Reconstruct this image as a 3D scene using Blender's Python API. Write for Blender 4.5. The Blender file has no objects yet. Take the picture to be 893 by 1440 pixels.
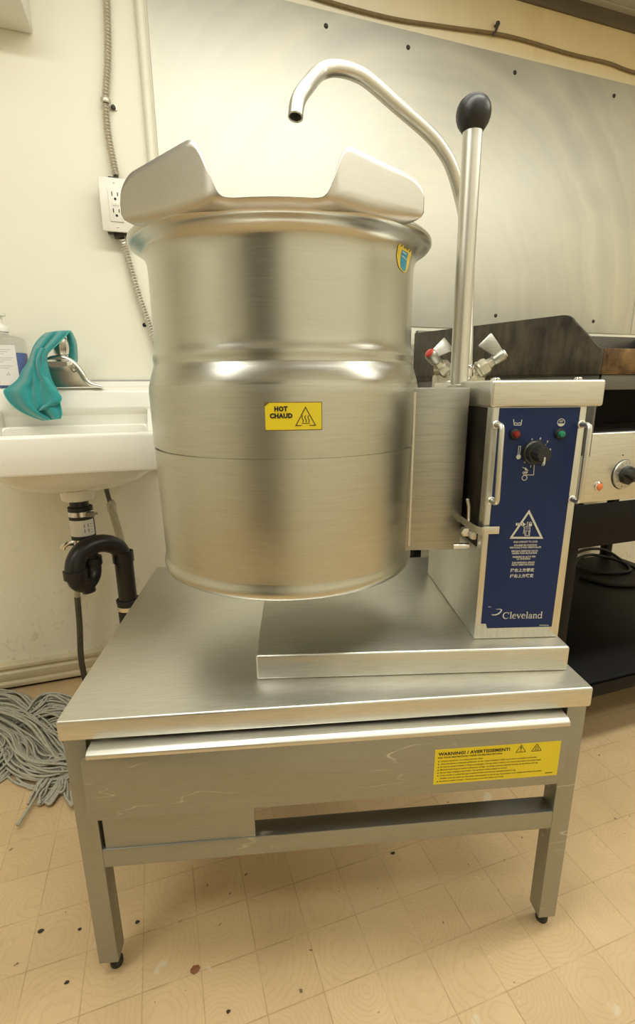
import bpy, bmesh, math, random
from math import sin, cos, pi, radians as rad
from mathutils import Vector, Matrix, Euler, noise
random.seed(7)
SC = bpy.context.scene
COL = SC.collection

# ------------------------------------------------------------------ camera (surveyed pose, focal 676.5 px of a 893x1440 frame)
CAM = Vector((0.1710917, -0.6697631, 0.9506088))
CR = Vector((0.9492245, -0.3144963, -0.008057))
CD = Vector((-0.0853154, -0.2326825, -0.9688035))
CF = Vector((0.3028104, 0.9202994, -0.2476993))
FPX = 676.482
A_STAND = -0.231306          # the stand is turned a little against the room
A_UNIT = A_STAND - 0.049135   # the kettle sits slightly askew on the stand
UNIT_O = Vector((-0.0092853, 0.0227424, 0.0))

def frame_matrix(fr):
    if fr == 's': return Matrix.Rotation(A_STAND, 4, 'Z')
    if fr == 'u': return Matrix.Translation(UNIT_O) @ Matrix.Rotation(A_UNIT, 4, 'Z')
    return Matrix.Identity(4)
def at(px, py, axis, val, fr='r'):
    """where a line of sight meets the plane axis=val of the room / stand / kettle frame"""
    d = CR * ((px - 446.5) / FPX) + CD * ((py - 720) / FPX) + CF
    inv = frame_matrix(fr).inverted()
    c0 = inv @ CAM
    d0 = inv.to_3x3() @ d
    return c0 + d0 * ((val - c0[axis]) / d0[axis])

# ------------------------------------------------------------------ materials
def new_mat(name):
    m = bpy.data.materials.new(name); m.use_nodes = True
    nt = m.node_tree; b = nt.nodes['Principled BSDF']
    return m, nt, b
def N(nt, t, **kw):
    n = nt.nodes.new(t)
    for k, v in kw.items():
        if k.startswith('i_'): n.inputs[k[2:].replace('_', ' ')].default_value = v
        else: setattr(n, k, v)
    return n
def L(nt, a, b): nt.links.new(a, b)
def ramp(nt, fac, stops):
    r = N(nt, 'ShaderNodeValToRGB'); L(nt, fac, r.inputs[0])
    e = r.color_ramp.elements
    while len(e) < len(stops): e.new(0.5)
    for i, (p, c) in enumerate(stops):
        e[i].position = p; e[i].color = (c[0], c[1], c[2], 1) if not isinstance(c, (int, float)) else (c, c, c, 1)
    return r.outputs[0]
def coords(nt, scale=(1, 1, 1), rot=(0, 0, 0), kind='Object'):
    tc = N(nt, 'ShaderNodeTexCoord'); mp = N(nt, 'ShaderNodeMapping')
    mp.inputs['Scale'].default_value = scale; mp.inputs['Rotation'].default_value = rot
    L(nt, tc.outputs[kind], mp.inputs[0]); return mp.outputs[0]
def noise_tex(nt, vec, scale, detail=3, rough=.5, dist=0):
    n = N(nt, 'ShaderNodeTexNoise'); L(nt, vec, n.inputs['Vector'])
    n.inputs['Scale'].default_value = scale; n.inputs['Detail'].default_value = detail
    n.inputs['Roughness'].default_value = rough; n.inputs['Distortion'].default_value = dist
    return n.outputs['Fac']
def bump(nt, b, h, strength=.1, dist=.002):
    bp = N(nt, 'ShaderNodeBump'); bp.inputs['Strength'].default_value = strength; bp.inputs['Distance'].default_value = dist
    L(nt, h, bp.inputs['Height']); L(nt, bp.outputs[0], b.inputs['Normal'])
def mixc(nt, fac, a, c, mode='MIX'):
    m = N(nt, 'ShaderNodeMix', data_type='RGBA', blend_type=mode)
    if hasattr(fac, 'links'): L(nt, fac, m.inputs[0])
    else: m.inputs[0].default_value = fac
    for k, v in ((6, a), (7, c)):
        if hasattr(v, 'links'): L(nt, v, m.inputs[k])
        else: m.inputs[k].default_value = (*v, 1)
    return m.outputs[2]
def plain(name, col, rough=.5, metal=0., var=.0, vscale=30, bmp=0, **kw):
    m, nt, b = new_mat(name)
    b.inputs['Roughness'].default_value = rough; b.inputs['Metallic'].default_value = metal
    v = coords(nt); f = noise_tex(nt, v, vscale, 4)
    if var: L(nt, mixc(nt, f, tuple(c * (1 - var) for c in col), tuple(min(1, c * (1 + var)) for c in col)), b.inputs['Base Color'])
    else:
        b.inputs['Base Color'].default_value = (*col, 1)
    if bmp: bump(nt, b, f, bmp)
    for k, x in kw.items(): b.inputs[k.replace('_', ' ')].default_value = x
    return m
def steel(name, col=(.72, .71, .645), rough=(.26, .42), brush=(4, 120, 120), aniso=0., tangent=None, stain=.12, bmp=.05, grain=.22):
    """brushed stainless: fine grain along one axis, cloudy wear in the gloss and in the tone"""
    m, nt, b = new_mat(name)
    b.inputs['Metallic'].default_value = 1
    g = noise_tex(nt, coords(nt, brush), 6, 4, .65)
    c = noise_tex(nt, coords(nt), 7, 5, .6, .6)
    mm = N(nt, 'ShaderNodeMath', operation='ADD'); L(nt, g, mm.inputs[0]); L(nt, c, mm.inputs[1])
    hf = N(nt, 'ShaderNodeMath', operation='MULTIPLY'); L(nt, mm.outputs[0], hf.inputs[0]); hf.inputs[1].default_value = .5
    mr = N(nt, 'ShaderNodeMapRange'); L(nt, hf.outputs[0], mr.inputs[0])
    mr.inputs[1].default_value = .3; mr.inputs[2].default_value = .7
    mr.inputs[3].default_value = rough[0]; mr.inputs[4].default_value = rough[1]
    L(nt, mr.outputs[0], b.inputs['Roughness'])
    tone = mixc(nt, hf.outputs[0], tuple(x * (1 - stain) for x in col), tuple(min(1, x * (1 + stain)) for x in col))
    gr = noise_tex(nt, coords(nt, tuple(k * .6 if k > 30 else k for k in brush)), 5, 3, .7)
    tone = mixc(nt, ramp(nt, gr, [(.33, grain), (.60, 0)]), tone, tuple(x * .45 for x in col))
    L(nt, tone, b.inputs['Base Color'])
    if bmp: bump(nt, b, g, bmp, .0006)
    if aniso:
        b.inputs['Anisotropic'].default_value = aniso
        t = N(nt, 'ShaderNodeTangent', direction_type='RADIAL', axis=tangent or 'Z')
        L(nt, t.outputs[0], b.inputs['Tangent'])
    return m

M = {}
M['steel_kettle'] = steel('kettle_stainless', col=(.60, .595, .54), rough=(.20, .28), brush=(4, 4, 160), aniso=.7, stain=.07, bmp=.006, grain=.10)
M['steel_jacket'] = steel('kettle_jacket_stainless', col=(.62, .615, .55), rough=(.27, .36), brush=(3, 3, 160), aniso=.6, stain=.08, bmp=.008, grain=.16)
M['steel'] = steel('brushed_stainless', rough=(.32, .46))
M['steel_rough'] = steel('worn_stainless', col=(.38, .39, .36), rough=(.38, .55), brush=(8, 90, 90), stain=.16, grain=.10)
def add_marks(m):
    """dried chalky splash lines, part of the wear of the metal"""
    nt = m.node_tree; b = nt.nodes['Principled BSDF']; src = b.inputs['Base Color'].links[0].from_socket
    v = coords(nt, (.55, 1, 2.6)); n = noise_tex(nt, v, 5.5, 3, .5, .3)
    s = N(nt, 'ShaderNodeMath', operation='SUBTRACT'); L(nt, n, s.inputs[0]); s.inputs[1].default_value = .5
    a = N(nt, 'ShaderNodeMath', operation='ABSOLUTE'); L(nt, s.outputs[0], a.inputs[0])
    k = N(nt, 'ShaderNodeMath', operation='MULTIPLY'); L(nt, ramp(nt, a.outputs[0], [(.0, .55), (.008, 0)]), k.inputs[0])
    L(nt, ramp(nt, noise_tex(nt, coords(nt), 9, 5, .7), [(.50, 0), (.60, 1)]), k.inputs[1])
    L(nt, mixc(nt, k.outputs[0], src, (.80, .78, .70)), b.inputs['Base Color'])
    L(nt, ramp(nt, k.outputs[0], [(0, 1), (1, .35)]), b.inputs['Metallic'])
add_marks(M['steel_rough'])
M['steel_v'] = steel('brushed_stainless_upright', rough=(.28, .42), brush=(90, 90, 4))
M['steel_dull'] = steel('dull_brushed_stainless', col=(.44, .435, .385), rough=(.34, .48), brush=(3, 60, 110), stain=.15, grain=.3)
M['steel_lip'] = steel('matt_stainless', col=(.62, .60, .54), rough=(.36, .46), brush=(60, 60, 60), stain=.06, bmp=0, grain=.05)
M['steel_dirty'] = steel('grimy_stainless', col=(.34, .31, .25), rough=(.4, .6), stain=.35)
M['tube'] = steel('satin_tube', col=(.68, .665, .60), rough=(.36, .44), brush=(80, 80, 4), stain=.05, bmp=0, grain=0)
M['chrome_worn'] = plain('worn_chrome', (.74, .72, .66), .24, 1, .12, 60)
M['chrome'] = plain('chrome', (.72, .70, .66), .12, 1, .08, 40)
M['dark_gap'] = plain('black_recess', (.012, .011, .010), .7, 0, .2)
M['black_plastic'] = plain('black_plastic', (.016, .017, .016), .40, 0, .15, 60)
M['black_rubber'] = plain('black_rubber', (.014, .014, .013), .55, 0, .25, 60, .1)
M['abs'] = plain('black_drain_plastic', (.011, .011, .011), .36, 0, .25, 40, .05)
M['navy'] = plain('navy_panel', (.012, .026, .100), .42, 0, .10, 14, 0, Specular_IOR_Level=.25)
M['print'] = plain('pale_print', (.62, .62, .55), .5)
M['yellow'] = plain('yellow_label', (.80, .64, .02), .42, 0, .04, 20)
M['ink'] = plain('black_ink', (.018, .014, .01), .5)
M['sticker_blue'] = plain('blue_sticker', (.02, .30, .50), .35, 0, .15, 60)
M['sticker_yellow'] = plain('yellow_sticker', (.78, .58, .05), .4, 0, .2, 90)
M['red'] = plain('red_lens', (.20, .008, .008), .2)
M['green'] = plain('green_lens', (.008, .20, .11), .2)
M['orange'] = plain('amber_lens', (.72, .20, .06), .22)
M['red_cap'] = plain('red_cap', (.55, .04, .03), .3)
M['white_plastic'] = plain('white_plastic', (.80, .78, .70), .35)
M['ceramic'] = plain('white_ceramic', (.84, .82, .74), .12, 0, .02, 5, 0, Coat_Weight=.3)
M['label_white'] = plain('white_label', (.78, .76, .72), .5)
M['label_grey'] = plain('grey_label_print', (.33, .32, .34), .6)
M['brass_white'] = plain('corroded_valve', (.50, .46, .36), .4, .8, .35, 90, .3)
M['pipe_old'] = plain('old_painted_pipe', (.46, .42, .30), .55, .1, .3, 40, .2)
M['pipe_grey'] = plain('grey_pipe', (.10, .095, .075), .5, .4, .35, 40, .2)
M['rope_brown'] = plain('brown_cable', (.20, .14, .06), .7, 0, .3, 60)
M['armor'] = plain('galvanised_armour', (.62, .59, .50), .38, .7, .25, 70)
M['grey_box'] = plain('dark_box', (.06, .055, .045), .5, .6, .2)
M['leaf'] = plain('dry_leaf', (.22, .09, .03), .7, 0, .4, 200)
M['crumb'] = plain('dark_crumb', (.035, .028, .02), .8, 0, .4, 200)
M['black_steel'] = plain('black_painted_steel', (.006, .006, .0055), .55, 0, .4, 12, .05, Specular_IOR_Level=.2)
M['grey_steel'] = steel('dull_dark_steel', col=(.20, .20, .19), rough=(.38, .55), stain=.25)
M['mop'] = plain('grey_cotton', (.42, .40, .33), .95, 0, .35, 160, .5)
M['iron'] = plain('dark_brown_paint', (.06, .05, .04), .5, 0, .2, 6)

def mat_burnt(name, lo, hi, rough, sc):
    m, nt, b = new_mat(name)
    v = coords(nt); f = noise_tex(nt, v, sc, 6, .65, .4); f2 = noise_tex(nt, coords(nt, (1, 5, 2)), 7, 4, .6)
    mm = N(nt, 'ShaderNodeMath', operation='MULTIPLY'); L(nt, f, mm.inputs[0]); L(nt, f2, mm.inputs[1])
    c = ramp(nt, mm.outputs[0], [(.14, lo), (.40, hi)])
    L(nt, c, b.inputs['Base Color']); b.inputs['Metallic'].default_value = .55
    L(nt, ramp(nt, f, [(.3, rough - .08), (.7, rough + .12)]), b.inputs['Roughness'])
    bump(nt, b, f, .15)
    return m
M['burnt'] = mat_burnt('burnt_steel', (.022, .020, .016), (.105, .082, .058), .46, 8)
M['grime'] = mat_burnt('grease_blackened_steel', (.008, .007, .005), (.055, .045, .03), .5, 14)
M['burnt_gold'] = mat_burnt('baked_grease_steel', (.05, .028, .012), (.33, .20, .085), .45, 26)

def mat_wall():
    m, nt, b = new_mat('cream_painted_wall')
    v = coords(nt)
    f = noise_tex(nt, v, 2.2, 5, .6, .3); fine = noise_tex(nt, v, 55, 4, .6)
    base = mixc(nt, f, (.80, .775, .64), (.87, .85, .73))
    # grease-yellowed band high on the wall behind the cooking line
    sx = N(nt, 'ShaderNodeSeparateXYZ'); L(nt, v, sx.inputs[0])
    a = N(nt, 'ShaderNodeMapRange'); L(nt, sx.outputs[2], a.inputs[0])
    a.inputs[1].default_value = 2.0; a.inputs[2].default_value = 2.06
    c = N(nt, 'ShaderNodeMapRange'); L(nt, sx.outputs[0], c.inputs[0])
    c.inputs[1].default_value = .45; c.inputs[2].default_value = 1.5
    k = N(nt, 'ShaderNodeMath', operation='MULTIPLY'); L(nt, a.outputs[0], k.inputs[0]); L(nt, c.outputs[0], k.inputs[1])
    stain = noise_tex(nt, coords(nt, (1, 1, .35)), 9, 5, .65, .4)
    yel = mixc(nt, stain, (.72, .54, .26), (.92, .78, .48))
    col = mixc(nt, k.outputs[0], base, yel)
    # scuffs near the floor
    d = N(nt, 'ShaderNodeMapRange'); L(nt, sx.outputs[2], d.inputs[0])
    d.inputs[1].default_value = .75; d.inputs[2].default_value = .05
    sp = ramp(nt, noise_tex(nt, v, 26, 6, .7, 1.2), [(.56, 0), (.70, .55)])
    k2 = N(nt, 'ShaderNodeMath', operation='MULTIPLY'); L(nt, d.outputs[0], k2.inputs[0]); L(nt, sp, k2.inputs[1])
    col = mixc(nt, k2.outputs[0], col, (.42, .34, .20))
    L(nt, col, b.inputs['Base Color']); b.inputs['Roughness'].default_value = .42
    bump(nt, b, f, .06, .01)
    return m
M['wall'] = mat_wall()
M['edge_cream'] = plain('pale_edge_strip', (.80, .77, .65), .35, 0, .05, 14)
M['trim'] = plain('aged_cream_trim', (.68, .60, .42), .45, 0, .25, 14, .1)
M['caulk'] = plain('grey_caulk', (.36, .36, .34), .6, 0, .3, 60)
M['mould'] = plain('dark_brown_moulding', (.13, .10, .055), .55, 0, .3, 12)
M['tile_grey'] = plain('grey_ceiling_tile', (.46, .44, .38), .8, 0, .12, 60, .2)
M['tbar'] = plain('ceiling_grid_bar', (.50, .47, .38), .5)

def mat_floor():
    m, nt, b = new_mat('tan_block_vinyl')
    S = .0937
    tc = N(nt, 'ShaderNodeTexCoord'); mp = N(nt, 'ShaderNodeMapping')
    mp.inputs['Location'].default_value = (.1166 / S, .041 / S, 0); mp.inputs['Scale'].default_value = (1 / S, 1 / S, 1 / S)
    L(nt, tc.outputs['Object'], mp.inputs[0])
    fl = N(nt, 'ShaderNodeVectorMath', operation='FLOOR'); L(nt, mp.outputs[0], fl.inputs[0])
    fr = N(nt, 'ShaderNodeVectorMath', operation='FRACTION'); L(nt, mp.outputs[0], fr.inputs[0])
    wn = N(nt, 'ShaderNodeTexWhiteNoise', noise_dimensions='3D'); L(nt, fl.outputs[0], wn.inputs[0])
    v = tc.outputs['Object']
    base = mixc(nt, wn.outputs[0], (.64, .465, .26), (.70, .52, .30))
    cloud = noise_tex(nt, v, 5, 5, .6, .4)
    base = mixc(nt, ramp(nt, cloud, [(.35, 0), (.68, .5)]), base, (.50, .35, .19))
    # end-grain rings, one ring centre per block
    ctr = N(nt, 'ShaderNodeVectorMath', operation='SUBTRACT'); L(nt, fr.outputs[0], ctr.inputs[0]); L(nt, wn.outputs[1], ctr.inputs[1])
    wob = N(nt, 'ShaderNodeVectorMath', operation='LENGTH'); L(nt, ctr.outputs[0], wob.inputs[0])
    wt = noise_tex(nt, v, 40, 3)
    ad = N(nt, 'ShaderNodeMath', operation='MULTIPLY_ADD'); L(nt, wt, ad.inputs[0]); ad.inputs[1].default_value = .16; L(nt, wob.outputs[1], ad.inputs[2])
    ml = N(nt, 'ShaderNodeMath', operation='MULTIPLY'); L(nt, ad.outputs[0], ml.inputs[0]); ml.inputs[1].default_value = 85
    sn = N(nt, 'ShaderNodeMath', operation='SINE'); L(nt, ml.outputs[0], sn.inputs[0])
    base = mixc(nt, ramp(nt, sn.outputs[0], [(.45, 0), (1, .16)]), base, (.38, .25, .12))
    # joints
    sx = N(nt, 'ShaderNodeSeparateXYZ'); L(nt, fr.outputs[0], sx.inputs[0])
    def edge(o):
        p = N(nt, 'ShaderNodeMath', operation='PINGPONG'); L(nt, o, p.inputs[0]); p.inputs[1].default_value = .5
        return p.outputs[0]
    mn = N(nt, 'ShaderNodeMath', operation='MINIMUM'); L(nt, edge(sx.outputs[0]), mn.inputs[0]); L(nt, edge(sx.outputs[1]), mn.inputs[1])
    jn = ramp(nt, noise_tex(nt, v, 14, 3), [(.35, .10), (.68, .55)])
    jl = ramp(nt, mn.outputs[0], [(.004, 1), (.014, 0)])
    jk = N(nt, 'ShaderNodeMath', operation='MULTIPLY'); L(nt, jn, jk.inputs[0]); L(nt, jl, jk.inputs[1])
    base = mixc(nt, jk.outputs[0], base, (.17, .10, .045))
    # pale drips of paint and dark specks
    sp = ramp(nt, noise_tex(nt, v, 15, 3, .5, .3), [(.69, 0), (.73, .7)])
    base = mixc(nt, sp, base, (.68, .60, .45))
    ch = ramp(nt, noise_tex(nt, v, 3.2, 6, .7, .8), [(.53, 0), (.70, .5)])
    base = mixc(nt, ch, base, (.58, .44, .26))
    dk = ramp(nt, noise_tex(nt, v, 62, 2, .4), [(.745, 0), (.77, .8)])
    base = mixc(nt, dk, base, (.09, .055, .03))
    L(nt, base, b.inputs['Base Color'])
    L(nt, ramp(nt, cloud, [(.3, .30), (.7, .46)]), b.inputs['Roughness'])
    bump(nt, b, jl, -.15, .001)
    return m
M['floor'] = mat_floor()

def mat_panel():
    m, nt, b = new_mat('wiped_stainless_sheet')
    b.inputs['Metallic'].default_value = 1
    v = coords(nt)
    big = noise_tex(nt, v, 1.7, 4, .55, 1.0)
    # wiping arcs: rings around elbows of the cloth, broken up by noise
    sub = N(nt, 'ShaderNodeVectorMath', operation='DISTANCE'); L(nt, v, sub.inputs[0]); sub.inputs[1].default_value = (1.15, .98, 1.25)
    nz = noise_tex(nt, v, 6, 4)
    ad = N(nt, 'ShaderNodeMath', operation='MULTIPLY_ADD'); L(nt, nz, ad.inputs[0]); ad.inputs[1].default_value = .10; L(nt, sub.outputs[1], ad.inputs[2])
    rg = N(nt, 'ShaderNodeTexNoise', noise_dimensions='1D'); L(nt, ad.outputs[0], rg.inputs['W']); rg.inputs['Scale'].default_value = 17; rg.inputs['Detail'].default_value = 4
    mm = N(nt, 'ShaderNodeMath', operation='MULTIPLY_ADD'); L(nt, rg.outputs['Fac'], mm.inputs[0]); mm.inputs[1].default_value = .5; L(nt, big, mm.inputs[2])
    L(nt, ramp(nt, mm.outputs[0], [(.5, .56), (1.0, .66)]), b.inputs['Roughness'])
    L(nt, ramp(nt, mm.outputs[0], [(.55, (.70, .695, .63)), (.95, (.81, .795, .70))]), b.inputs['Base Color'])
    bump(nt, b, noise_tex(nt, v, 3, 2), .10, .012)
    return m
M['sheet'] = mat_panel()

def mat_cloth():
    m, nt, b = new_mat('teal_microfibre')
    f = noise_tex(nt, coords(nt), 260, 3, .7)
    L(nt, mixc(nt, f, (.008, .17, .175), (.028, .34, .335)), b.inputs['Base Color'])
    b.inputs['Roughness'].default_value = .95; b.inputs['Sheen Weight'].default_value = .4
    bump(nt, b, f, .5, .002)
    return m
M['teal'] = mat_cloth()
M['teal_hem'] = plain('teal_hem', (.06, .42, .40), .9, 0, .2, 200)
def mat_clear(name, col, rough=.08):
    m, nt, b = new_mat(name)
    b.inputs['Base Color'].default_value = (*col, 1); b.inputs['Roughness'].default_value = rough
    b.inputs['Transmission Weight'].default_value = 1; b.inputs['IOR'].default_value = 1.2
    f = noise_tex(nt, coords(nt), 20, 2); bump(nt, b, f, .02)
    return m
M['clear'] = mat_clear('clear_bottle_plastic', (.93, .94, .95))
M['blue_soap'] = plain('blue_soap', (.20, .28, .66), .15, 0, .05, 20, 0, Transmission_Weight=.35)

# ------------------------------------------------------------------ mesh builder
class MB:
    def __init__(s): s.bm = bmesh.new(); s.mi = 0
    def face(s, vs):
        try: f = s.bm.faces.new(vs)
        except ValueError: return None
        f.material_index = s.mi; f.smooth = True; return f
    def verts(s, pts): return [s.bm.verts.new(p) for p in pts]
    def box(s, x0, x1, y0, y1, z0, z1, mat=None):
        P = [(x, y, z) for z in (z0, z1) for y in (y0, y1) for x in (x0, x1)]
        if mat: P = [mat @ Vector(p) for p in P]
        v = s.verts(P)
        for q in ((0, 2, 3, 1), (4, 5, 7, 6), (0, 1, 5, 4), (2, 6, 7, 3), (0, 4, 6, 2), (1, 3, 7, 5)): s.face([v[i] for i in q])
        return s
    def prism(s, pts, axis, a, b):
        """polygon of 2-D points swept from a to b along an axis (points are in the other two axes, in order)"""
        def P(p, t):
            q = list(p); q.insert(axis, t); return q
        v0 = s.verts([P(p, a) for p in pts]); v1 = s.verts([P(p, b) for p in pts]); n = len(pts)
        s.face(v0[::-1]); s.face(v1)
        for i in range(n): s.face([v0[i], v0[(i + 1) % n], v1[(i + 1) % n], v1[i]])
        return s
    def loft(s, loops, closed=True, caps=(True, True)):
        vs = [s.verts(l) for l in loops]; n = len(loops[0])
        for a, b in zip(vs, vs[1:]):
            for i in range(n if closed else n - 1): s.face([a[i], a[(i + 1) % n], b[(i + 1) % n], b[i]])
        if caps[0]: s.face(vs[0][::-1])
        if caps[1]: s.face(vs[-1])
        return s
    def tube(s, pts, r, n=14, caps=True, flat=None):
        pts = [Vector(p) for p in pts]; R = r if isinstance(r, (list, tuple)) else [r] * len(pts)
        loops = []; up = None
        for i, p in enumerate(pts):
            t = (pts[min(i + 1, len(pts) - 1)] - pts[max(i - 1, 0)])
            t = t.normalized() if t.length > 1e-9 else Vector((0, 0, 1))
            if up is None:
                up = Vector((0, 0, 1)) if abs(t.z) < .9 else Vector((1, 0, 0))
            u = (up - t * up.dot(t)).normalized(); w = t.cross(u); up = u
            loops.append([p + (u * cos(2 * pi * k / n) + w * sin(2 * pi * k / n) * (flat or 1)) * R[i] for k in range(n)])
        return s.loft(loops, True, (caps, caps))
    def cyl(s, a, b, r0, r1=None, n=24): return s.tube([a, b], [r0, r1 if r1 is not None else r0], n)
    def lathe(s, prof, c=(0, 0, 0), n=48, axis=Vector((0, 0, 1)), shear=None):
        axis = Vector(axis).normalized(); rot = Vector((0, 0, 1)).rotation_difference(axis); c = Vector(c)
        rows = []
        for (r, z) in prof:
            if r < 1e-6: rows.append(s.verts([c + rot @ Vector((0, 0, z))]))
            else:
                ring = []
                for k in range(n):
                    a = 2 * pi * k / n; p = Vector((r * cos(a), r * sin(a), z))
                    if shear: p.z += shear(p)
                    ring.append(c + rot @ p)
                rows.append(s.verts(ring))
        for a, b in zip(rows, rows[1:]):
            if len(a) == 1 and len(b) == 1: continue
            for k in range(n):
                k2 = (k + 1) % n
                if len(a) == 1: s.face([a[0], b[k2], b[k]])
                elif len(b) == 1: s.face([a[k], a[k2], b[0]])
                else: s.face([a[k], a[k2], b[k2], b[k]])
        return s
    def grid(s, P):
        vs = [s.verts(r) for r in P]
        for a, b in zip(vs, vs[1:]):
            for i in range(len(a) - 1): s.face([a[i], a[i + 1], b[i + 1], b[i]])
        return s
    def build(s, name, mats, parent=None, bevel=0, seg=2, solid=0, sub=0, recalc=True, sharp=38, off=None, weld=False):
        bm = s.bm
        if weld: bmesh.ops.remove_doubles(bm, verts=bm.verts, dist=1e-5)
        if recalc: bmesh.ops.recalc_face_normals(bm, faces=bm.faces)
        if bevel:
            bm.normal_update()
            ed = [e for e in bm.edges if len(e.link_faces) == 2 and e.calc_face_angle(0) > rad(28)]
            bmesh.ops.bevel(bm, geom=ed, offset=bevel, segments=seg, profile=.5, affect='EDGES', clamp_overlap=True)
        o_ = off if off is not None else (parent.get('_off') if parent is not None else None)
        if o_ is not None: bmesh.ops.translate(bm, vec=-Vector(o_), verts=bm.verts)
        me = bpy.data.meshes.new(name); bm.to_mesh(me); bm.free()
        for m in (mats if isinstance(mats, (list, tuple)) else [mats]): me.materials.append(m)
        me.set_sharp_from_angle(angle=rad(sharp))
        o = bpy.data.objects.new(name, me); COL.objects.link(o)
        if parent is not None:
            o.parent = parent
            if o_ is not None: o['_off'] = o_
        if solid:
            md = o.modifiers.new('thickness', 'SOLIDIFY'); md.thickness = solid; md.offset = 0
        if sub:
            md = o.modifiers.new('smooth', 'SUBSURF'); md.levels = sub; md.render_levels = sub
        return o

def tag(o, label=None, cat=None, group=None, kind=None):
    if label: o['label'] = label
    if cat: o['category'] = cat
    if group: o['group'] = group
    if kind: o['kind'] = kind
    return o
def thing(name, label, cat, off=(0, 0, 0), fr='r', group=None):
    """an Empty at the thing's base; its parts are written in the frame fr and shifted to that base"""
    o = bpy.data.objects.new(name, None); COL.objects.link(o); o.empty_display_size = .05
    m = frame_matrix(fr) @ Matrix.Translation(Vector(off))
    o.location = m.to_translation(); o.rotation_euler = (0, 0, {'r': 0, 's': A_STAND, 'u': A_UNIT}[fr])
    o['_off'] = list(off)
    return tag(o, label, cat, group)
def struct(name, mb, mat, **k):
    o = mb.build(name, mat, **k); o['kind'] = 'structure'; return o
def solo(mb, name, mat, label, cat, group=None, **k):
    """a thing made of one mesh, its origin moved to its base"""
    vs = mb.bm.verts; n = len(vs)
    c = Vector((sum(v.co.x for v in vs) / n, sum(v.co.y for v in vs) / n, min(v.co.z for v in vs)))
    o = mb.build(name, mat, off=c, **k); o.location = c
    return tag(o, label, cat, group)
def cat_rom(pts, m=6):
    pts = [Vector(p) for p in pts]; out = []
    for i in range(len(pts) - 1):
        p0, p1, p2, p3 = pts[max(i - 1, 0)], pts[i], pts[i + 1], pts[min(i + 2, len(pts) - 1)]
        for k in range(m):
            t = k / m
            out.append(.5 * ((2 * p1) + (p2 - p0) * t + (2 * p0 - 5 * p1 + 4 * p2 - p3) * t * t + (3 * p1 - p0 - 3 * p2 + p3) * t ** 3))
    out.append(pts[-1]); return out

# ------------------------------------------------------------------ flat print: polygons, strokes, rings and text on a surface
class Print:
    """draws into an MB through a map (u, v, height) -> point"""
    def __init__(s, mb, fmap, mi=1, h=.0004): s.mb, s.f, s.mi, s.h = mb, fmap, mi, h
    def poly(s, pts):
        s.mb.mi = s.mi; v = s.mb.verts([s.f(x, y, s.h) for x, y in pts]); s.mb.face(v); s.mb.mi = 0
    def stroke(s, pts, w, closed=False):
        pts = [Vector(p).to_2d() if len(p) > 2 else Vector(p) for p in pts]
        if closed: pts = pts + [pts[0], pts[1]]
        n = len(pts); Lf, Rt = [], []
        for i in range(n):
            a = pts[max(i - 1, 0)]; c = pts[min(i + 1, n - 1)]; p = pts[i]
            d1 = (p - a).normalized() if (p - a).length > 1e-9 else (c - p).normalized()
            d2 = (c - p).normalized() if (c - p).length > 1e-9 else d1
            nn = Vector((-(d1 + d2).y, (d1 + d2).x)).normalized()
            k = max(.4, nn.dot(Vector((-d1.y, d1.x))))
            ww = (w[min(i, len(w) - 1)] if isinstance(w, (list, tuple)) else w) / 2 / k
            Lf.append(p + nn * ww); Rt.append(p - nn * ww)
        for i in range(1 if closed else 0, n - 1): s.poly([Lf[i], Rt[i], Rt[i + 1], Lf[i + 1]])
    def ring(s, c, r, w, a0=0, a1=360, n=28, ry=None):
        ry = ry or r; full = abs(a1 - a0) >= 360
        P = [(c[0] + r * cos(rad(a0 + (a1 - a0) * i / n)), c[1] + ry * sin(rad(a0 + (a1 - a0) * i / n))) for i in range(n + (0 if full else 1))]
        s.stroke(P, w, closed=full)
    def disc(s, c, r, n=16): s.poly([(c[0] + r * cos(2 * pi * i / n), c[1] + r * sin(2 * pi * i / n)) for i in range(n)])
    def text(s, t, x, y, size, width=None, align='L', bold=0., shear=0.):
        cu = bpy.data.curves.new('lettering', 'FONT'); cu.body = t; cu.size = 1; cu.offset = bold; cu.resolution_u = 2; cu.fill_mode = 'BOTH'; cu.space_character = 1 + bold * 1.6
        ob = bpy.data.objects.new('lettering', cu); COL.objects.link(ob)
        dg = bpy.context.evaluated_depsgraph_get(); dg.update()
        ev = ob.evaluated_get(dg); me = ev.to_mesh()
        V = [v.co.copy() for v in me.vertices]; F = [tuple(p.vertices) for p in me.polygons]
        ev.to_mesh_clear(); bpy.data.objects.remove(ob); bpy.data.curves.remove(cu)
        if not V: return
        x0 = min(v.x for v in V); x1 = max(v.x for v in V)
        kx = width / (x1 - x0) if width else size
        wd = (x1 - x0) * kx; ox = {'L': 0, 'C': -wd / 2, 'R': -wd}[align]
        s.mb.mi = s.mi
        vv = s.mb.verts([s.f(x + ox + (v.x - x0) * kx + shear * v.y * size, y + v.y * size, s.h) for v in V])
        for f in F: s.mb.face([vv[i] for i in f])
        s.mb.mi = 0
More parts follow.
